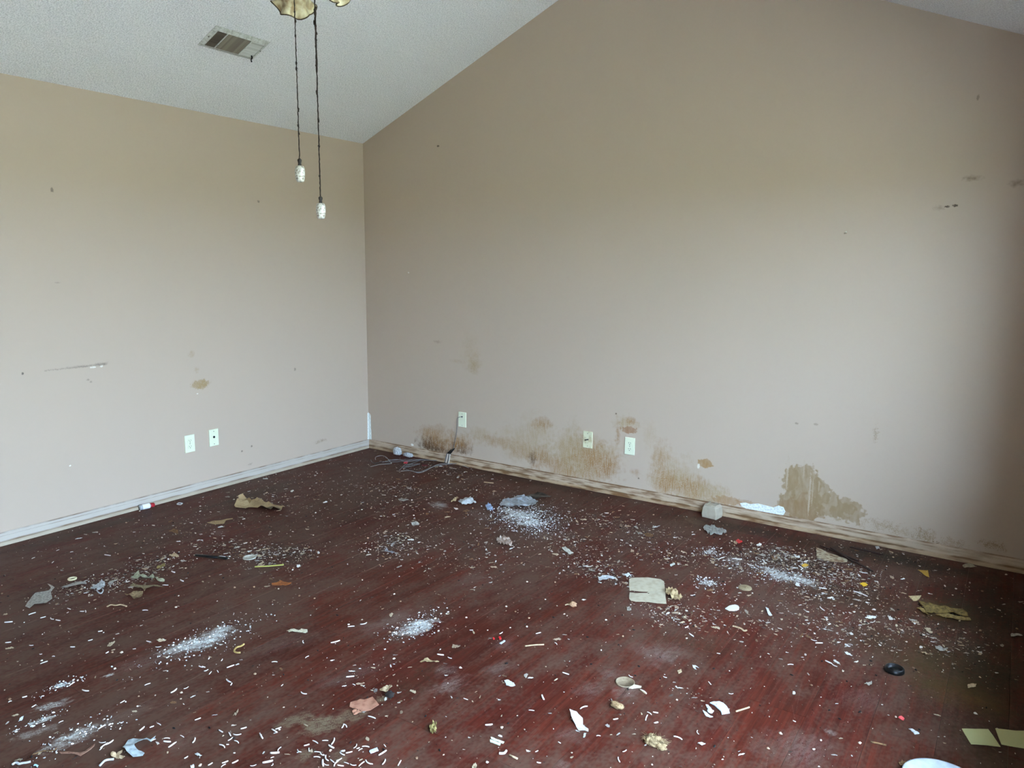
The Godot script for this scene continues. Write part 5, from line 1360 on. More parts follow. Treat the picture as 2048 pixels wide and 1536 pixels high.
	scrap("paper_chip", "pale pair of chips on the dark floor, upper right foreground, left one", "paper", Vector3(4.21, 0, 1.201), [Vector2(-0.016, 0.003), Vector2(-0.001, -0.012), Vector2(0.016, 0.006), Vector2(0.003, 0.012)], straw, 0.0012, 0.004, 0.0, 0.0008)
	scrap("paper_chip", "grey-white shell-like chip right of the pale slip above the black cap", "paper", Vector3(4.259, 0, 1.125), [Vector2(-0.022, 0), Vector2(-0.01, -0.014), Vector2(0.005, -0.009), Vector2(0.02, -0.024), Vector2(0.022, -0.003), Vector2(0.003, 0.024), Vector2(-0.011, 0.022)], grey, 0.0012, 0.006, 0.0, 0.0008)
	scrap("paper_chip", "white splinter chip left of the yellow-green cards", "paper", Vector3(4.234, 0, 1.804), [Vector2(-0.016, -0.01), Vector2(-0.004, -0.011), Vector2(0.007, -0.007), Vector2(0.016, 0), Vector2(0.003, 0.011), Vector2(-0.006, -0.002)], white, 0.0025, 0.002, 0.0, 0.0006)
	scrap("paper_chip", "dull tan flake in the brown stain at the right edge", "paper", Vector3(4.375, 0, 1.371), [Vector2(-0.014, 0.009), Vector2(-0.004, -0.014), Vector2(0.014, -0.027), Vector2(0.011, 0.004), Vector2(-0.01, 0.027)], straw, 0.0012, 0.003, 0.0, 0.0008)
	scrap("paper_chip", "grey flake at the far right edge of the dark floor", "paper", Vector3(4.507, 0, 0.815), [Vector2(-0.021, 0.006), Vector2(-0.002, -0.023), Vector2(0.021, -0.012), Vector2(0.005, 0.009), Vector2(-0.019, 0.023)], grey, 0.0012, 0.004, 0.0, 0.0008)


func card_piece(t: Node3D, called: String, at: Vector3, outline: Array, m: Material, thick: float, crumple: float, lift: float) -> void:
	var o := obj(called, sheet(outline, thick, crumple, lift, 500 + t.get_child_count() + int(at.x * 500.0), 0.0006), m, t)
	o.position = at - t.position


func pen(t: Node3D, ends: Array, black: Material) -> void:
	var a: Vector3 = ends[0] - t.position
	var b: Vector3 = ends[1] - t.position
	var up := Vector3.UP * 0.0079
	var d := (b - a).normalized()
	var st := begin()
	tube(st, [a + d * 0.012 + up, b - d * 0.05 + up], 0.0070, 10)
	obj("barrel", done(st), black, t)
	st = begin()
	tube(st, [b - d * 0.052 + up, b - d * 0.004 + up, b + up], [0.0076, 0.0076, 0.006], 10)
	var cap := obj("cap", done(st), black, t)
	st = begin()
	tube(st, [b - d * 0.045 + up + Vector3.UP * 0.0086, b - d * 0.01 + up + Vector3.UP * 0.0080], 0.0012, 6)
	obj("clip", done(st), paint("clip_white", Color(0.8, 0.8, 0.78), 0.4), cap)
	st = begin()
	tube(st, [a + up, a + d * 0.008 + up, a + d * 0.014 + up], [0.0012, 0.003, 0.0044], 8)
	obj("tip", done(st), paint("tip_pale", Color(0.7, 0.69, 0.64), 0.4), t)


func bottle(ends: Array) -> void:
	# a little bottle on its side against the left board
	var a: Vector3 = ends[0]
	var b: Vector3 = ends[1]
	var t := thing("small_bottle", "small bottle with red cap and white label against the left board", "bottle", (a + b) / 2.0 + Vector3.ZERO)
	t.position.x = 0.0445
	var d := (b - a).normalized()
	var half := (b - a).length() / 2.0
	var y := d
	var x := y.cross(Vector3.UP).normalized()
	var xf := Transform3D(Basis(x, y, x.cross(y)), Vector3(0, 0.0165, 0))
	var st := begin()
	lathe(st, [Vector2(0.0001, -half), Vector2(0.014, -half), Vector2(0.016, -half + 0.003), Vector2(0.016, half * 0.32), Vector2(0.011, half * 0.45), Vector2(0.0001, half * 0.46)], 20, xf)
	obj("body", done(st), paint("bottle_grey", Color(0.60, 0.62, 0.62), 0.25), t)
	st = begin()
	lathe(st, [Vector2(0.0162, -half * 0.62), Vector2(0.0163, -half * 0.6), Vector2(0.0163, half * 0.28), Vector2(0.0162, half * 0.3)], 20, xf)
	var label := obj("label", done(st), paint("bottle_label", Color(0.86, 0.87, 0.89), 0.6), t)
	for k in 4:
		st = begin()
		var ring := []
		for q in 4:
			var an := 2.0 + 0.25 * k + 0.12 * q
			ring.append(xf * Vector3(cos(an) * 0.0164, -half * 0.4 + half * 0.16 * k, sin(an) * 0.0164))
		tube(st, ring, 0.0008, 5)
		obj("print", done(st), paint("label_ink", Color(0.3, 0.33, 0.45), 0.6), label)
	st = begin()
	lathe(st, [Vector2(0.0001, half * 0.45), Vector2(0.013, half * 0.45), Vector2(0.0135, half * 0.5), Vector2(0.0135, half * 0.85), Vector2(0.008, half * 0.97), Vector2(0.0001, half)], 18, xf)
	obj("cap", done(st), paint("cap_red", Color(0.62, 0.12, 0.16), 0.45), t)


func block() -> void:
	# chamfered block that stands by the board of the gable wall
	var at: Vector3 = Vector3(2.959, 0, 0.168)
	var t := thing("beige_block", "chamfered beige block standing against the gable wall board", "block", Vector3(at.x, 0, 0.0255))
	var m := mottled("block_beige", Color(0.66, 0.62, 0.55), Color(0.62, 0.58, 0.51), 0.9, 3.0, 150)
	var st := begin()
	var prof := [Vector2(-0.046, 0.0), Vector2(0.046, 0.0), Vector2(0.05, 0.022), Vector2(0.044, 0.066), Vector2(0.036, 0.076), Vector2(-0.036, 0.076), Vector2(-0.044, 0.066), Vector2(-0.05, 0.022)]
	prism(st, prof, 0.0, 0.085, Transform3D(), 0.006)
	obj("body", done(st), m, t)
	st = begin()
	prism(st, [Vector2(-0.038, 0.0755), Vector2(-0.028, 0.0755), Vector2(-0.026, 0.081), Vector2(-0.036, 0.081)], 0.004, 0.07, Transform3D(), 0.002)
	prism(st, [Vector2(0.0, 0.0755), Vector2(0.034, 0.0755), Vector2(0.032, 0.0805), Vector2(0.0, 0.0805)], 0.004, 0.07, Transform3D(), 0.002)
	obj("ridge", done(st), m, t)
	t.rotation.y = -0.12
	t.position.z += 0.008


func fur_tuft(at: Vector3) -> void:
	var t := thing("fibre_tuft", "dusty tan tuft of matted fibre at the bottom, right of centre", "fluff", at)
	var g := RandomNumberGenerator.new()
	g.seed = 88
	var m := mottled("tuft_dust", Color(0.60, 0.52, 0.38), Color(0.42, 0.34, 0.24), 1.0, 40.0, 151)
	var st := begin()
	for k in 7:
		lump(st, Vector3(g.randf_range(-0.028, 0.03), 0.009, g.randf_range(-0.016, 0.016)), Vector3(g.randf_range(0.012, 0.022), 0.010, g.randf_range(0.010, 0.016)), 600 + k, 0.45, 9, 11)
	obj("clump", done(st), m, t)
	st = begin()
	for k in 260:
		var a := g.randf() * TAU
		var r := g.randf_range(0.008, 0.03)
		var p := Vector3(cos(a) * r * 1.2, g.randf_range(0.004, 0.016), sin(a) * r * 0.7)
		var q := p + Vector3(cos(a + g.randf_range(-1, 1)), g.randf_range(-0.15, 0.35), sin(a + g.randf_range(-1, 1))) * g.randf_range(0.006, 0.02)
		q.y = maxf(q.y, 0.001)
		tube(st, [p, p.lerp(q, 0.5) + Vector3.UP * 0.002, q], 0.00035, 3)
	var fibres := obj("fibres", done(st), m, t)
	fibres.set_meta("kind", "stuff")


func crumpled_tissue(called: String, label: String, at: Vector3, size: Vector3, m: Material, seed_: int) -> void:
	var st := begin()
	var f := FastNoiseLite.new()
	f.seed = seed_
	f.frequency = 1.3
	f.fractal_type = FastNoiseLite.FRACTAL_RIDGED
	f.fractal_octaves = 3
	st.set_smooth_group(0)
	var rows := []
	for i in 27:
		var row := []
		for k in 40:
			var th := PI * i / 26.0
			var ph := TAU * k / 40.0
			var d := Vector3(sin(th) * cos(ph), cos(th), sin(th) * sin(ph))
			var p := d * size * (0.72 + 0.5 * f.get_noise_3dv(d))
			row.append(Vector3(p.x, maxf(p.y + size.y * 0.75, 0.0006), p.z))
		rows.append(row)
	for i in 26:
		for k in 40:
			var j := (k + 1) % 40
			quad(st, rows[i + 1][j], rows[i + 1][k], rows[i][k], rows[i][j])
	var o := obj(called, done(st), m)
	o.position = Vector3(at.x, 0.0, maxf(at.z, 0.026 + size.z))
	tag(o, label, "tissue")


func paper_plate(centre: Vector3, r: float, m: Material) -> void:
	var t := thing("paper_plate", "white plate at the bottom edge of the picture, only its far rim showing", "plate", centre)
	var st := begin()
	lathe(st, [Vector2(0.0001, 0.0008), Vector2(r * 0.72, 0.0008), Vector2(r * 0.80, 0.008), Vector2(r * 0.97, 0.0125), Vector2(r, 0.0135), Vector2(r * 0.995, 0.015), Vector2(r * 0.96, 0.0145), Vector2(r * 0.79, 0.010), Vector2(r * 0.71, 0.003), Vector2(0.0001, 0.003)], 64)
	obj("plate", done(st), m, t)


func board_scraps(darkwood: Material, brown: Material, cream: Material) -> void:
	# broken dark laths and a striped card among them, by the right half of the gable wall
	scrap("striped_card", "torn card striped brown and white under the dark laths", "cardboard", Vector3(3.687, 0, 0.337), [Vector2(-0.09, -0.083), Vector2(-0.059, -0.065), Vector2(-0.025, -0.046), Vector2(0.028, -0.024), Vector2(0.082, 0.011), Vector2(0.09, 0.053), Vector2(0.042, 0.074), Vector2(-0.009, 0.083), Vector2(-0.052, 0.081)], mottled("card_striped", Color(0.62, 0.57, 0.47), Color(0.42, 0.32, 0.23), 0.85, 6.0, 152, 0.02), 0.0022, 0.005, 0.010, 0.002)
	var laths := [["long dark red lath running from the board towards the litter, upper", [Vector3(3.609, 0, 0.206), Vector3(3.822, 0, 0.327)], 0.007], ["dark lath crossing over the striped card", [Vector3(3.666, 0, 0.224), Vector3(3.815, 0, 0.384)], 0.006], ["short dark lath at the end of the crossing lath", [Vector3(3.81, 0, 0.379), Vector3(3.91, 0, 0.468)], 0.0065], ["thin dark lath lying behind the others, close to the board", [Vector3(3.753, 0, 0.189), Vector3(3.918, 0, 0.21)], 0.005]]
	for l in laths:
		var a: Vector3 = l[1][0]
		var b: Vector3 = l[1][1]
		var d := b - a
		var t := thing("dark_lath", l[0], "lath", (a + b) / 2.0)
		t.rotation.y = atan2(-d.z, d.x)
		var st := begin()
		prism(st, [Vector2(-d.length() / 2, -l[2]), Vector2(d.length() / 2 - 0.01, -l[2]), Vector2(d.length() / 2, l[2] * 0.3), Vector2(d.length() / 2 - 0.012, l[2]), Vector2(-d.length() / 2 + 0.006, l[2])], 0.0, 0.006, Transform3D(Basis(Vector3.RIGHT, -PI / 2), Vector3(0, 0.0006 + 0.0062 * laths.find(l), 0)), 0.0012)
		obj("lath", done(st), darkwood, t)


func cables() -> void:
	var grey := paint("cable_grey", Color(0.40, 0.40, 0.40), 0.5)
	var light := paint("cable_light", Color(0.53, 0.52, 0.50), 0.5)
	var dark := paint("cable_dark", Color(0.17, 0.16, 0.16), 0.5)
	# the lead that comes out of the plate
	var wall := [Vector3(0.983, 0.377, 0.008), Vector3(0.978, 0.377, 0.024), Vector3(0.955, 0.365, 0.026), Vector3(0.942, 0.33, 0.014), Vector3(0.935, 0.26, 0.01), Vector3(0.925, 0.2, 0.012), Vector3(0.915, 0.14, 0.02), Vector3(0.895, 0.08, 0.032), Vector3(0.875, 0.02, 0.045)]
	wall.append_array(lifted([Vector3(0.776, 0, -0.046), Vector3(0.743, 0, 0.026), Vector3(0.658, 0, 0.066), Vector3(0.535, 0, 0.155), Vector3(0.456, 0, 0.213), Vector3(0.417, 0, 0.215), Vector3(0.345, 0, 0.172)], 0.006))
	lead("wall_lead", "thin grey lead hanging from the plate down to the floor", wall, 0.002, grey)
	lead("loose_cable", "grey cable loop rising at the left end of the cable tangle", lifted([Vector3(0.461, 0, 0.452), Vector3(0.474, 0, 0.372), Vector3(0.516, 0, 0.289), Vector3(0.454, 0, 0.243), Vector3(0.351, 0, 0.168), Vector3(0.294, 0, 0.163), Vector3(0.286, 0, 0.215), Vector3(0.349, 0, 0.283)], 0.005), 0.0021, light)
	lead("loose_cable", "grey cable along the back of the tangle, next to the board", lifted([Vector3(0.403, 0, 0.298), Vector3(0.502, 0, 0.274), Vector3(0.561, 0, 0.184), Vector3(0.621, 0, 0.093), Vector3(0.746, 0, 0.031), Vector3(0.777, 0, -0.058)], 0.009), 0.0021, grey)
	lead("loose_cable", "grey cable sweeping through the middle of the tangle", lifted([Vector3(0.472, 0, 0.338), Vector3(0.52, 0, 0.239), Vector3(0.613, 0, 0.208), Vector3(0.678, 0, 0.136), Vector3(0.675, 0, 0.245), Vector3(0.686, 0, 0.323), Vector3(0.743, 0, 0.449)], 0.024), 0.0021, grey)
	lead("loose_cable", "grey cable along the front of the tangle", lifted([Vector3(0.727, 0, 0.411), Vector3(0.78, 0, 0.363), Vector3(0.862, 0, 0.37), Vector3(0.873, 0, 0.306), Vector3(0.846, 0, 0.208), Vector3(0.833, 0, 0.112), Vector3(0.865, 0, 0.046), Vector3(0.944, 0, 0.014), Vector3(1.074, 0, 0.043)], 0.005), 0.0021, light)
	lead("loose_cable", "darker cable crossing the front of the tangle", lifted([Vector3(0.693, 0, 0.352), Vector3(0.697, 0, 0.281), Vector3(0.725, 0, 0.191), Vector3(0.734, 0, 0.289), Vector3(0.714, 0, 0.354), Vector3(0.884, 0, 0.396), Vector3(0.858, 0, 0.199), Vector3(0.92, 0, 0.102), Vector3(0.944, 0, 0.014)], 0.018), 0.002, grey)
	lead("loose_cable", "short dark cable end standing at the left of the tangle", lifted([Vector3(0.32, 0, 0.303), Vector3(0.379, 0, 0.352), Vector3(0.42, 0, 0.358), Vector3(0.432, 0, 0.296)], 0.006), 0.0026, dark)
	var t := thing("cable_plugs", "bunch of dark and white cable ends lying on the board", "cable ends", Vector3(0.88, 0, 0.03))
	for k in 3:
		var st := begin()
		tube(st, smooth([Vector3(-0.02 + 0.014 * k, 0.078, 0.004), Vector3(0.0 + 0.014 * k, 0.092 + 0.006 * k, 0.006), Vector3(0.02 + 0.016 * k, 0.115 + 0.008 * k, 0.002)]), [0.003, 0.004, 0.005, 0.0055, 0.006, 0.006, 0.006, 0.006, 0.005, 0.004, 0.003], 7)
		obj("tape", done(st), paint("tape_black", Color(0.06, 0.05, 0.05), 0.6), t)
	for k in 4:
		var st := begin()
		tube(st, smooth([Vector3(-0.02 + 0.01 * k, 0.08, 0.006), Vector3(-0.025 + 0.012 * k, 0.05, 0.012), Vector3(-0.03 + 0.016 * k, 0.012, 0.022 + 0.004 * k)]), 0.0034, 7)
		obj("plug", done(st), paint("plug_white", Color(0.80, 0.77, 0.72), 0.5) if k % 2 else grey, t)
	scrap("red_bit", "red plug end among the cables", "fragment", Vector3(0.591, 0, 0.2), [Vector2(-0.007, 0.021), Vector2(-0.024, -0.021), Vector2(0.001, -0.021), Vector2(0.024, 0.016)], paint("plug_red", Color(0.72, 0.2, 0.24), 0.5), 0.008, 0.0, 0.0, 0.0)
	scrap("red_bit", "dark red flat connector on the cables right of the red plug end", "fragment", Vector3(0.759, 0, 0.176), [Vector2(-0.01, 0.025), Vector2(-0.034, -0.014), Vector2(0.011, -0.025), Vector2(0.034, 0.008)], paint("plug_dark_red", Color(0.32, 0.12, 0.11), 0.6), 0.007, 0.0, 0.0, 0.0)


func lifted(path: Array, h: float) -> Array:
	var out := []
	for i in path.size():
		out.append(path[i] + Vector3.UP * (h if i % 2 else h * 0.62))
	return out


func lead(called: String, label: String, path: Array, r: float, m: Material) -> void:
	var base := Vector3(path[0].x, 0.0, path[0].z)
	var local := []
	for p in path:
		local.append(p - base)
	var st := begin()
	tube(st, smooth(local, 6), r, 8)
	var o := obj(called, done(st), m)
	o.position = base
	tag(o, label, "cable")


# ---------------------------------------------------------------- the countless small litter
func shred_meshes() -> Array:
	# short white rods, some bent
	var out := []
	for k in 7:
		var st := begin()
		var bend := [0.0, 0.06, -0.12, 0.22, -0.3, 0.1, 0.4][k] as float
		var r := [0.085, 0.1, 0.075, 0.09, 0.08, 0.12, 0.07][k] as float
		var path := []
		for i in 6:
			var u := i / 5.0 - 0.5
			path.append(Vector3(u, 0.0, bend * (0.25 - u * u) * 2.0))
		tube(st, path, [r * 0.8, r, r, r * 1.05, r, r * 0.75], 7)
		out.append(done(st))
	return out


func crumb_meshes() -> Array:
	var out := []
	for k in 6:
		var st := begin()
		lump(st, Vector3.ZERO, Vector3(0.5, 0.34, 0.4), 700 + k, 0.4, 5, 7)
		out.append(done(st))
	return out


func flake_meshes() -> Array:
	var out := []
	for k in 6:
		var g := RandomNumberGenerator.new()
		g.seed = 40 + k
		var poly := []
		for q in 7:
			var a := -TAU * q / 7
			var r := g.randf_range(0.28, 0.6)
			poly.append(Vector2(cos(a) * r, sin(a) * r * 0.6))
		var m := sheet(poly, 0.02, 0.12, 0.18, 800 + k, 0.0)
		out.append(m)
	return out


func dropping_meshes() -> Array:
	var out := []
	for k in 4:
		var st := begin()
		lump(st, Vector3.ZERO, Vector3(0.5, 0.2, 0.22), 760 + k, 0.25, 5, 6)
		out.append(done(st))
	return out


func clusters() -> Array:
	# litter gathers in drifts: centre, spread along x and z, share
	return [[0.916, 0.188, 0.22, 0.10, 5.0], [0.971, 0.737, 0.16, 0.10, 3.0], [0.857, -0.098, 0.16, 0.06, 2.5], [0.927, 2.463, 0.09, 0.09, 4.0], [0.898, 2.752, 0.05, 0.10, 3.0], [1.01, 2.66, 0.06, 0.08, 2.0], [1.255, 2.03, 0.14, 0.08, 6.0], [0.92, 2.092, 0.12, 0.08, 2.5], [1.375, 1.902, 0.08, 0.05, 1.5],
		[1.71, 1.577, 0.10, 0.08, 3.5], [1.651, 1.433, 0.1, 0.05, 2.0], [1.995, 0.715, 0.14, 0.12, 3.0], [2.485, 0.936, 0.12, 0.10, 4.0], [2.646, 0.577, 0.22, 0.09, 4.0], [2.424, 0.522, 0.2, 0.08, 3.0], [2.703, 1.17, 0.12, 0.08, 4.0], [2.962, 0.822, 0.16, 0.09, 4.0], [2.857, 1.252, 0.1, 0.05, 2.5],
		[3.33, 0.727, 0.14, 0.08, 5.0], [3.418, 0.499, 0.12, 0.09, 6.0], [3.574, 0.515, 0.16, 0.10, 8.0], [3.764, 0.5, 0.16, 0.10, 6.0], [3.741, 0.84, 0.18, 0.12, 4.0], [3.89, 0.701, 0.14, 0.1, 3.5], [3.271, 1.451, 0.10, 0.07, 4.0], [3.816, 1.099, 0.14, 0.12, 4.0], [3.944, 1.253, 0.14, 0.14, 3.0], [4.19, 1.002, 0.16, 0.12, 3.5], [4.285, 1.064, 0.12, 0.12, 2.5], [3.554, 1.31, 0.15, 0.12, 2.5],
		[1.819, -0.18, 0.3, 0.08, 4.0], [1.564, 0.453, 0.3, 0.14, 3.0], [0.742, 1.112, 0.3, 0.2, 3.0], [0.486, 1.427, 0.2, 0.2, 2.5], [1.439, 1.111, 0.3, 0.16, 3.0], [2.676, 2.659, 0.06, 0.06, 0.6], [2.519, 2.549, 0.08, 0.06, 0.5], [3.558, 2.027, 0.05, 0.05, 0.4], [3.942, 0.128, 0.2, 0.1, 2.0], [0.6, 2.032, 0.15, 0.15, 2.0], [2.169, 1.296, 0.2, 0.12, 2.0], [2.123, 1.58, 0.2, 0.12, 2.0]]


func bell() -> float:
	return (rng.randf() + rng.randf() + rng.randf() - 1.5) * 1.15


func spot(cl: Array, total: float, even: float) -> Vector2:
	# a place for one crumb: in a drift, or anywhere on the floor in view
	for tries in 40:
		var p := Vector2(rng.randf_range(0.05, RX - 0.05), rng.randf_range(0.06, 3.95))
		if rng.randf() > even:
			var pick := rng.randf() * total
			for c in cl:
				pick -= c[4]
				if pick <= 0.0:
					p = Vector2(c[0] + bell() * c[2] * 1.6, c[1] + bell() * c[3] * 1.6)
					break
		if p.x > 0.04 and p.y > 0.045 and p.x < RX - 0.03 and p.y < 4.1 and p.y * 0.95 < 4.3 - (4.6 - p.x) * 0.42 + 0.35:
			return p
	return Vector2(2.5, 1.5)


func small_litter(white: Material, tan_: Material, brown: Material, straw: Material) -> void:
	var cl := clusters()
	var total := 0.0
	for c in cl:
		total += c[4]
	# white shreds, placed one by one
	var shreds := shred_meshes()
	var list := [[1.984, 2.877, 0.11, 0.016], [2.014, 2.887, 1.69, 0.014], [2.042, 2.889, 2.11, 0.019], [2.055, 2.867, -0.37, 0.017], [1.995, 2.808, 2.25, 0.016], [2.064, 2.819, 1.36, 0.028], [2.144, 2.884, -0.12, 0.032], [2.17, 2.892, 2.22, 0.015], [2.172, 2.704, 0.61, 0.021], [2.428, 2.782, 0.10, 0.027], [2.453, 2.585, 0.61, 0.011], [2.483, 2.614, 0.78, 0.029], [2.533, 2.644, -0.02, 0.014], [2.511, 2.67, 0.94, 0.016], [2.727, 2.752, 0.14, 0.03], [2.683, 2.841, 2.11, 0.02], [2.688, 2.835, -0.29, 0.023], [2.381, 3.083, -0.01, 0.021], [2.419, 3.077, -0.35, 0.023], [2.438, 3.063, 0.61, 0.025], [2.441, 3.091, 1.69, 0.019], [2.47, 3.09, -0.01, 0.023], [2.427, 3.031, 1.09, 0.018], [2.509, 3.026, -0.37, 0.033], [2.521, 2.984, -0.03, 0.027], [2.52, 2.968, 1.24, 0.019], [2.452, 3.129, 0.00, 0.027], [2.458, 3.113, 0.61, 0.008], [2.511, 3.127, 0.61, 0.006], [2.613, 3.056, 0.69, 0.028], [2.61, 3.036, 1.94, 0.02], [2.549, 3.152, 1.37, 0.019], [2.525, 3.17, 1.22, 0.018], [2.536, 3.183, 1.66, 0.016], [2.63, 3.096, 0.96, 0.03], [2.625, 3.075, 1.21, 0.01], [2.651, 3.097, 2.10, 0.012], [2.667, 3.006, -0.10, 0.02], [2.663, 2.974, 1.05, 0.017], [2.688, 2.986, -0.67, 0.018], [2.674, 2.949, -0.01, 0.025], [2.694, 2.926, 0.61, 0.019], [2.717, 2.915, 2.11, 0.033], [2.733, 2.936, -0.05, 0.025],
		[2.718, 2.979, 0.47, 0.021], [2.736, 2.997, 0.47, 0.021], [2.738, 2.978, -0.11, 0.019], [2.75, 2.979, -0.31, 0.019], [2.765, 2.982, -0.48, 0.03], [2.788, 2.983, -0.18, 0.022], [2.799, 2.966, 1.31, 0.019], [2.772, 3.005, -0.68, 0.03], [2.785, 3.003, 0.15, 0.018], [2.807, 2.984, 1.86, 0.027], [2.824, 2.983, 0.36, 0.02], [2.787, 2.941, -0.05, 0.022], [2.799, 2.924, 0.95, 0.02], [2.83, 2.965, 0.14, 0.018], [2.852, 2.958, 0.35, 0.02], [2.871, 2.942, 1.64, 0.025], [2.792, 2.892, 1.94, 0.022], [2.807, 2.894, 1.18, 0.01], [2.822, 2.876, 0.47, 0.023], [2.819, 2.895, 1.44, 0.015], [2.886, 2.868, 1.46, 0.031], [2.884, 2.923, -0.05, 0.031], [2.919, 2.897, 1.96, 0.025], [2.867, 2.837, -0.37, 0.014], [2.962, 2.874, 1.94, 0.025], [2.243, 2.463, 1.16, 0.037], [2.201, 2.336, 0.80, 0.027], [2.224, 2.287, 1.18, 0.029], [2.391, 2.276, -0.19, 0.024], [2.14, 2.537, -0.59, 0.023], [2.244, 2.608, 1.62, 0.018], [2.325, 2.793, 1.83, 0.011], [2.472, 2.554, 0.61, 0.008], [2.607, 3.131, 0.89, 0.017], [2.497, 3.201, 1.54, 0.015],
		[1.705, 3.216, 1.97, 0.026], [1.786, 3.209, 0.34, 0.028], [1.432, 3.08, 0.61, 0.018], [1.434, 3.013, 1.27, 0.016], [1.635, 2.887, 0.20, 0.024], [1.704, 2.888, 0.80, 0.021], [1.188, 3.207, 0.81, 0.02], [1.467, 3.201, 1.49, 0.025], [1.739, 3.357, 1.81, 0.016], [1.654, 3.349, 1.21, 0.014], [1.909, 3.35, 1.57, 0.015], [2.047, 3.289, 1.70, 0.026], [1.888, 3.393, 1.16, 0.008], [1.96, 3.173, 1.72, 0.017], [2.183, 3.175, 0.01, 0.02], [2.177, 3.196, 1.31, 0.013], [2.161, 3.22, 1.93, 0.022], [2.148, 3.335, 1.82, 0.028], [2.146, 3.318, 1.67, 0.027], [2.153, 3.348, 2.17, 0.017], [2.126, 3.329, 0.61, 0.021], [2.274, 3.204, 0.61, 0.019], [2.29, 3.212, 0.47, 0.024], [2.247, 3.233, 1.46, 0.016], [2.318, 3.214, 1.75, 0.026], [2.315, 3.204, 1.60, 0.015], [2.304, 3.17, 0.01, 0.019], [2.353, 3.161, 2.29, 0.026], [2.261, 3.086, 1.29, 0.019], [2.409, 3.224, 1.57, 0.012], [1.926, 3.063, 1.38, 0.02], [2.042, 3.034, 1.83, 0.028], [2.059, 2.998, 1.52, 0.018], [1.645, 3.391, 1.44, 0.01], [1.704, 3.316, 2.45, 0.017], [1.287, 3.166, 0.61, 0.016], [1.389, 3.177, 0.61, 0.01], [1.448, 3.159, 0.61, 0.01], [1.585, 3.026, 1.84, 0.013], [1.391, 2.951, 1.04, 0.016], [1.975, 2.883, 0.11, 0.021], [2.013, 2.887, 1.36, 0.016],
		[0.998, 3.035, 1.52, 0.028], [1.071, 3.025, 1.35, 0.02], [1.115, 3.008, -0.02, 0.027], [1.151, 3.002, 0.31, 0.024], [1.361, 2.742, 0.61, 0.024], [1.078, 2.922, 0.10, 0.023], [1.148, 2.902, 0.61, 0.018], [1.161, 2.894, -0.41, 0.023], [1.108, 2.943, 1.97, 0.01], [1.001, 3.128, 0.82, 0.03], [0.968, 2.796, 1.62, 0.018], [0.995, 2.622, -0.48, 0.027], [0.407, 2.584, 1.19, 0.014], [0.323, 2.613, 1.77, 0.016], [0.335, 2.737, 1.98, 0.021], [0.472, 2.707, 2.30, 0.02], [0.603, 2.501, 0.31, 0.039], [1.075, 2.431, 0.03, 0.027], [1.204, 2.467, -0.05, 0.027], [2.63, 2.073, 0.61, 0.015], [2.872, 1.936, 1.11, 0.024], [3.121, 2.143, 0.04, 0.027], [3.134, 2.325, -0.76, 0.029], [3.143, 2.414, 0.46, 0.019], [2.918, 2.487, 0.05, 0.018], [3.274, 2.589, 1.22, 0.011], [3.282, 2.298, 1.14, 0.031], [2.653, 2.302, 0.35, 0.027], [2.697, 2.299, 0.01, 0.019], [2.745, 2.023, 1.49, 0.02], [3.071, 2.562, 0.75, 0.024], [3.308, 2.631, 0.34, 0.013], [3.31, 2.511, -0.18, 0.011], [2.976, 1.97, -0.56, 0.019], [3.396, 2.41, 0.61, 0.013],
		[3.4, 2.295, 0.88, 0.018], [3.483, 2.23, 1.79, 0.032], [3.48, 2.201, -0.39, 0.02], [3.495, 2.183, 0.30, 0.017], [3.498, 2.431, 1.19, 0.016], [3.503, 2.48, -0.88, 0.023], [3.669, 1.922, 0.51, 0.016], [3.396, 1.587, -0.55, 0.027], [3.355, 1.532, 1.28, 0.022], [3.611, 2.275, -0.05, 0.029], [3.408, 2.091, -0.35, 0.032], [3.654, 2.208, -1.00, 0.021], [3.434, 1.954, -0.06, 0.014], [3.327, 2.02, -0.31, 0.02], [3.584, 1.9, -0.78, 0.021], [3.794, 1.597, 0.61, 0.022], [3.539, 1.672, 0.24, 0.013], [3.897, 1.965, -0.23, 0.01], [2.976, 0.441, 0.62, 0.02], [3.249, 1.121, -0.63, 0.023], [3.262, 1.215, 0.97, 0.025], [3.788, 1.02, -0.85, 0.039], [3.596, 0.483, 1.11, 0.027], [3.742, 0.788, 0.15, 0.035], [3.594, 0.583, -0.79, 0.04], [3.587, 0.751, -1.19, 0.04], [3.867, 0.47, 0.11, 0.037], [3.857, 0.523, -1.03, 0.027], [3.88, 0.74, -0.11, 0.026], [3.917, 0.754, -0.54, 0.036], [3.374, 0.698, -0.32, 0.04], [3.295, 0.662, 0.38, 0.046], [3.224, 0.695, 1.25, 0.047], [3.823, 1.342, -0.00, 0.023], [3.846, 1.357, 0.61, 0.029], [3.909, 1.493, -0.36, 0.027], [3.933, 1.504, -0.52, 0.025], [3.4, 1.59, -0.65, 0.024]]
	var first: Node3D
	for row in list:
		var s: MeshInstance3D
		var mesh: Mesh = shreds[rng.randi() % 7]
		if first == null:
			s = obj("white_shred", mesh, paint("shred_white", Color(0.82, 0.80, 0.78), 0.7))
			first = s
		else:
			s = first.duplicate()
			s.name = numbered("white_shred")
			s.mesh = mesh
			add_child(s)
		var long: float = row[3]
		var thick := clampf(long * 0.9, 0.016, 0.026)
		s.transform = Transform3D(Basis(Vector3.UP, row[2]) * Basis().scaled(Vector3(long, thick, thick)), Vector3(row[0], thick * 0.085 + 0.0008, row[1]))
		tag(s, ("long " if long > 0.026 else "short ") + "white rod-like shred", "shred", "white rod-like shreds on the floor")
	# crumbs and flakes: the larger ones as things of their own
	var crumbs := crumb_meshes()
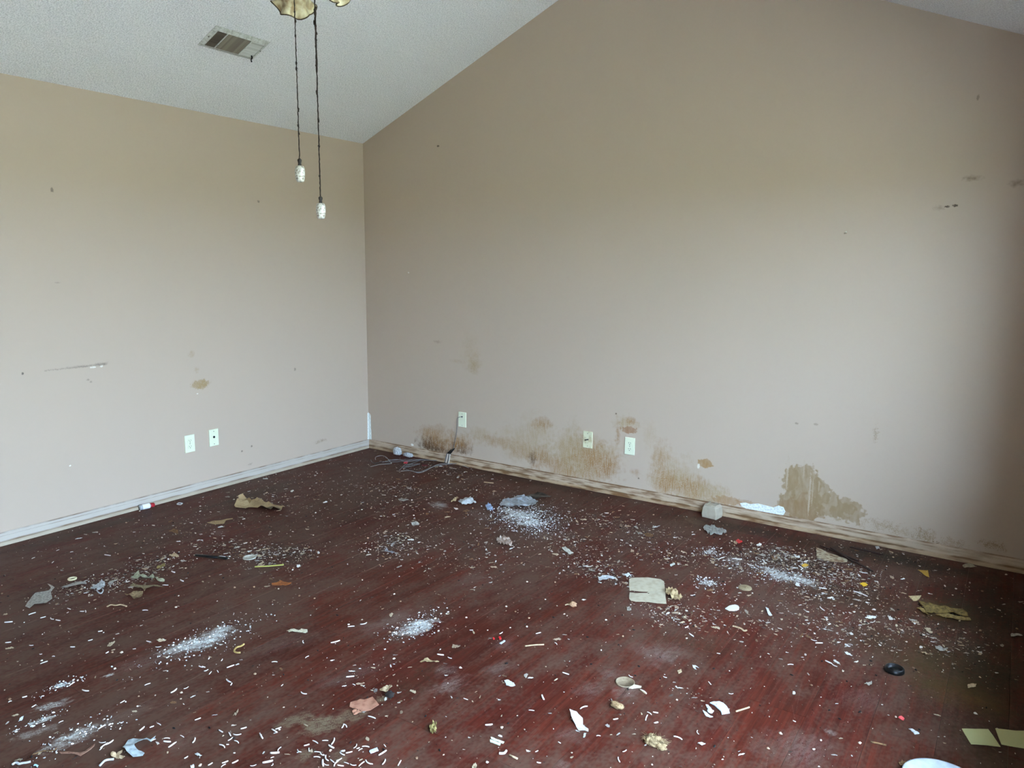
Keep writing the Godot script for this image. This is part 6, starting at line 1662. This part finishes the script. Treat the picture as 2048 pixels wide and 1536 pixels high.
	var tones := [paint("crumb_cream", Color(0.72, 0.66, 0.58), 0.8), paint("crumb_tan", Color(0.62, 0.52, 0.42), 0.85), paint("crumb_pale", Color(0.78, 0.75, 0.70), 0.8), paint("crumb_brown", Color(0.46, 0.35, 0.27), 0.9)]
	for k in 300:
		var p := spot(cl, total, 0.75)
		var size := rng.randf_range(0.007, 0.0125)
		var tone := rng.randi() % 4
		var o := obj("crumb", crumbs[rng.randi() % 6], tones[tone])
		o.transform = Transform3D(Basis(Vector3.UP, rng.randf() * TAU) * Basis().scaled(Vector3(size, size, size) * Vector3(1.0, 0.8, 1.0)), Vector3(p.x, size * 0.24 + 0.0004, p.y))
		tag(o, ["cream", "tan", "pale", "brown"][tone] + " crumb", "crumb", "pale tan crumbs on the floor")
	var flakes := flake_meshes()
	var papers := [paint("flake_white", Color(0.78, 0.77, 0.74), 0.85), paint("flake_tan", Color(0.59, 0.51, 0.42), 0.85), paint("flake_grey", Color(0.58, 0.55, 0.50), 0.85), paint("flake_straw", Color(0.64, 0.58, 0.48), 0.85), paint("flake_brown", Color(0.42, 0.31, 0.21), 0.9)]
	for k in 300:
		var p := spot(cl, total, 0.2)
		var size := rng.randf_range(0.02, 0.046)
		var tone := rng.randi() % 5
		var o := obj("paper_flake", flakes[rng.randi() % 6], papers[tone])
		o.transform = Transform3D(Basis(Vector3.UP, rng.randf() * TAU) * Basis().scaled(Vector3(size, size * 0.6, size * rng.randf_range(0.35, 1.0))), Vector3(p.x, 0.0004, p.y))
		tag(o, "small torn " + ["white", "tan", "grey", "straw-coloured", "brown"][tone] + " flake", "flake", "torn flakes in the floor litter")
	var drops := dropping_meshes()
	var dung := paint("dropping_dark", Color(0.09, 0.065, 0.05), 0.85)
	for k in 260:
		var p := spot(cl, total, 0.7)
		if p.x < 2.2 and rng.randf() < 0.6:
			p.x += 1.9
		var size := rng.randf_range(0.008, 0.015)
		var o := obj("dropping", drops[rng.randi() % 4], dung)
		o.transform = Transform3D(Basis(Vector3.UP, rng.randf() * TAU) * Basis().scaled(Vector3.ONE * size), Vector3(minf(p.x, RX - 0.03), size * 0.15 + 0.0004, p.y))
		tag(o, "dark brown dropping", "dropping", "dark droppings on the floor")
	say_where()
	# the rest, past counting
	scatter("crumb_litter", "fine cream and tan crumbs strewn over the whole floor", crumbs, 6600, 0.0026, 0.0075, 0.24, 0.5, cl, total, [[0.50, 0.42, 0.33], [0.36, 0.27, 0.19], [0.62, 0.57, 0.50], [0.22, 0.15, 0.10], [0.14, 0.09, 0.06]])
	scatter("flake_litter", "tiny flakes of paper and leaf in drifts along the floor", flakes, 7500, 0.006, 0.026, 0.0, 0.2, cl, total, [[0.62, 0.60, 0.56], [0.55, 0.50, 0.43], [0.36, 0.28, 0.19], [0.28, 0.25, 0.22], [0.42, 0.35, 0.24], [0.15, 0.10, 0.06], [0.08, 0.055, 0.04]])
	scatter("dropping_litter", "tiny dark droppings and soil specks over the floor", drops, 5000, 0.003, 0.008, 0.15, 0.55, cl, total, [[0.012, 0.009, 0.007], [0.02, 0.013, 0.009], [0.03, 0.02, 0.013]])
	# grains of white powder in the spilled patches
	var heaps := [[2.006, 0.73, 0.14, 0.13, 6.0], [2.133, 0.817, 0.1, 0.09, 4.0], [1.81, 2.754, 0.06, 0.15, 2.5], [2.421, 2.171, 0.05, 0.1, 1.6], [3.552, 0.725, 0.15, 0.08, 2.5], [3.143, 0.642, 0.05, 0.05, 0.8], [3.268, 1.035, 0.04, 0.04, 0.6], [1.676, 3.243, 0.02, 0.04, 0.5], [1.845, 3.378, 0.02, 0.05, 0.5], [2.023, 3.346, 0.04, 0.1, 0.8]]
	var sum := 0.0
	for c in heaps:
		sum += c[4]
	scatter("white_powder", "white powder grains and lumps spilled in several patches", crumbs, 3000, 0.002, 0.010, 0.24, 0.0, heaps, sum, [[0.75, 0.77, 0.76], [0.68, 0.69, 0.68], [0.58, 0.58, 0.56]])


func scatter(called: String, label: String, meshes: Array, count: int, small: float, large: float, sink: float, even: float, cl: Array, total: float, tones: Array) -> void:
	# one object of many copies; one MultiMesh for each shape, all under one node
	var t := thing(called, label, "litter" if called != "white_powder" else "powder")
	t.set_meta("kind", "stuff")
	var m := paint("scatter_" + called, Color.WHITE, 0.85)
	m.vertex_color_use_as_albedo = true
	for k in meshes.size():
		var mm := MultiMesh.new()
		mm.transform_format = MultiMesh.TRANSFORM_3D
		mm.use_colors = true
		mm.mesh = meshes[k]
		mm.instance_count = count / meshes.size()
		for i in mm.instance_count:
			var p := spot(cl, total, even)
			var size := lerpf(small, large, pow(rng.randf(), 2.2))
			var b := Basis(Vector3.UP, rng.randf() * TAU) * Basis().scaled(Vector3(size, size * (0.8 if sink > 0.0 else 0.5), size * rng.randf_range(0.22, 0.85)))
			mm.set_instance_transform(i, Transform3D(b, Vector3(p.x, size * sink + 0.0003, p.y)))
			var c: Array = tones[rng.randi() % tones.size()]
			var v := rng.randf_range(0.5, 1.12)
			mm.set_instance_color(i, Color(c[0] * v, c[1] * v, c[2] * v))
		var o := MultiMeshInstance3D.new()
		o.name = "grains"
		o.multimesh = mm
		o.material_override = m
		o.set_meta("kind", "stuff")
		t.add_child(o, true)


func say_where() -> void:
	# ends each small thing's label with where it lies: counted outwards from the larger thing next to it
	var known := [["large crumpled tan", "the large crumpled tan paper"], ["black pen", "the black pen"], ["orange-brown dry", "the orange-brown leaf"], ["torn grey-brown paper with", "the torn grey-brown paper"], ["wide pale blue", "the folded blue-grey strip"], ["pinkish brown torn", "the pinkish torn card"], ["ragged off-white", "the ragged off-white strip"], ["white curled paper", "the curled white scrap"],
		["pale grey-green strip", "the split grey-green strip"], ["pale thin stick on", "the pale centre stick"], ["round tan lid", "the round tan lid"], ["largest curved", "the large white fragment"], ["dusty tan tuft", "the fibre tuft"], ["cream cardboard", "the cardboard square"], ["smooth white teardrop", "the white teardrop piece"], ["round tan disc", "the round tan disc"],
		["chamfered beige", "the beige block"], ["crumpled translucent", "the plastic bag"], ["soggy olive", "the olive carton"], ["round black rubber", "the black rubber cap"], ["yellow-green card lying", "the yellow-green card"], ["white plate", "the white plate"], ["torn card striped", "the striped card"], ["grey plastic shard", "the grey plastic shard"], ["crumpled white tissue", "the white tissue"],
		["yellow triangular", "the yellow triangle"], ["round pale grey", "the pale grey lid"], ["grey-green torn", "the grey-green plastic"], ["white twisted", "the white paper twist"], ["left small red", "the two red bits"], ["brown cupped", "the brown cupped scrap"], ["small bottle", "the red-capped bottle"]]
	var marks := []
	for c in get_children():
		for k in known:
			if c.has_meta("label") and (c.get_meta("label") as String).begins_with(k[0]):
				marks.append([k[1], Vector2(c.position.x, c.position.z)])
	var found := {}
	for c in get_children():
		if not c.has_meta("category") or not c.get_meta("category") in ["shred", "crumb", "flake", "dropping"]:
			continue
		var p := Vector2(c.position.x, c.position.z)
		var best: Array = marks[0]
		for m in marks:
			if p.distance_squared_to(m[1]) < p.distance_squared_to(best[1]):
				best = m
		var d: Vector2 = p - best[1]
		var right := d.dot(Vector2(0.83, -0.56))
		var deep := d.dot(Vector2(-0.56, -0.83))
		var way := ("right of" if right > 0.0 else "left of") if absf(right) > absf(deep) else ("behind" if deep > 0.0 else "in front of")
		var key: String = c.get_meta("category") + "|" + way + "|" + best[0]
		if not found.has(key):
			found[key] = []
		found[key].append([d.length(), c])
	var nth := ["", "second ", "third ", "fourth ", "fifth ", "sixth ", "seventh ", "eighth ", "ninth ", "tenth ", "eleventh ", "twelfth "]
	for key in found:
		var parts: PackedStringArray = key.split("|")
		found[key].sort_custom(func(a, b): return a[0] < b[0])
		for i in found[key].size():
			var c: Node = found[key][i][1]
			var rank: String = nth[i] if i < nth.size() else "%dth " % (i + 1)
			c.set_meta("label", "%s, %snearest %s %s %s" % [c.get_meta("label"), rank, parts[0], parts[1], parts[2]])
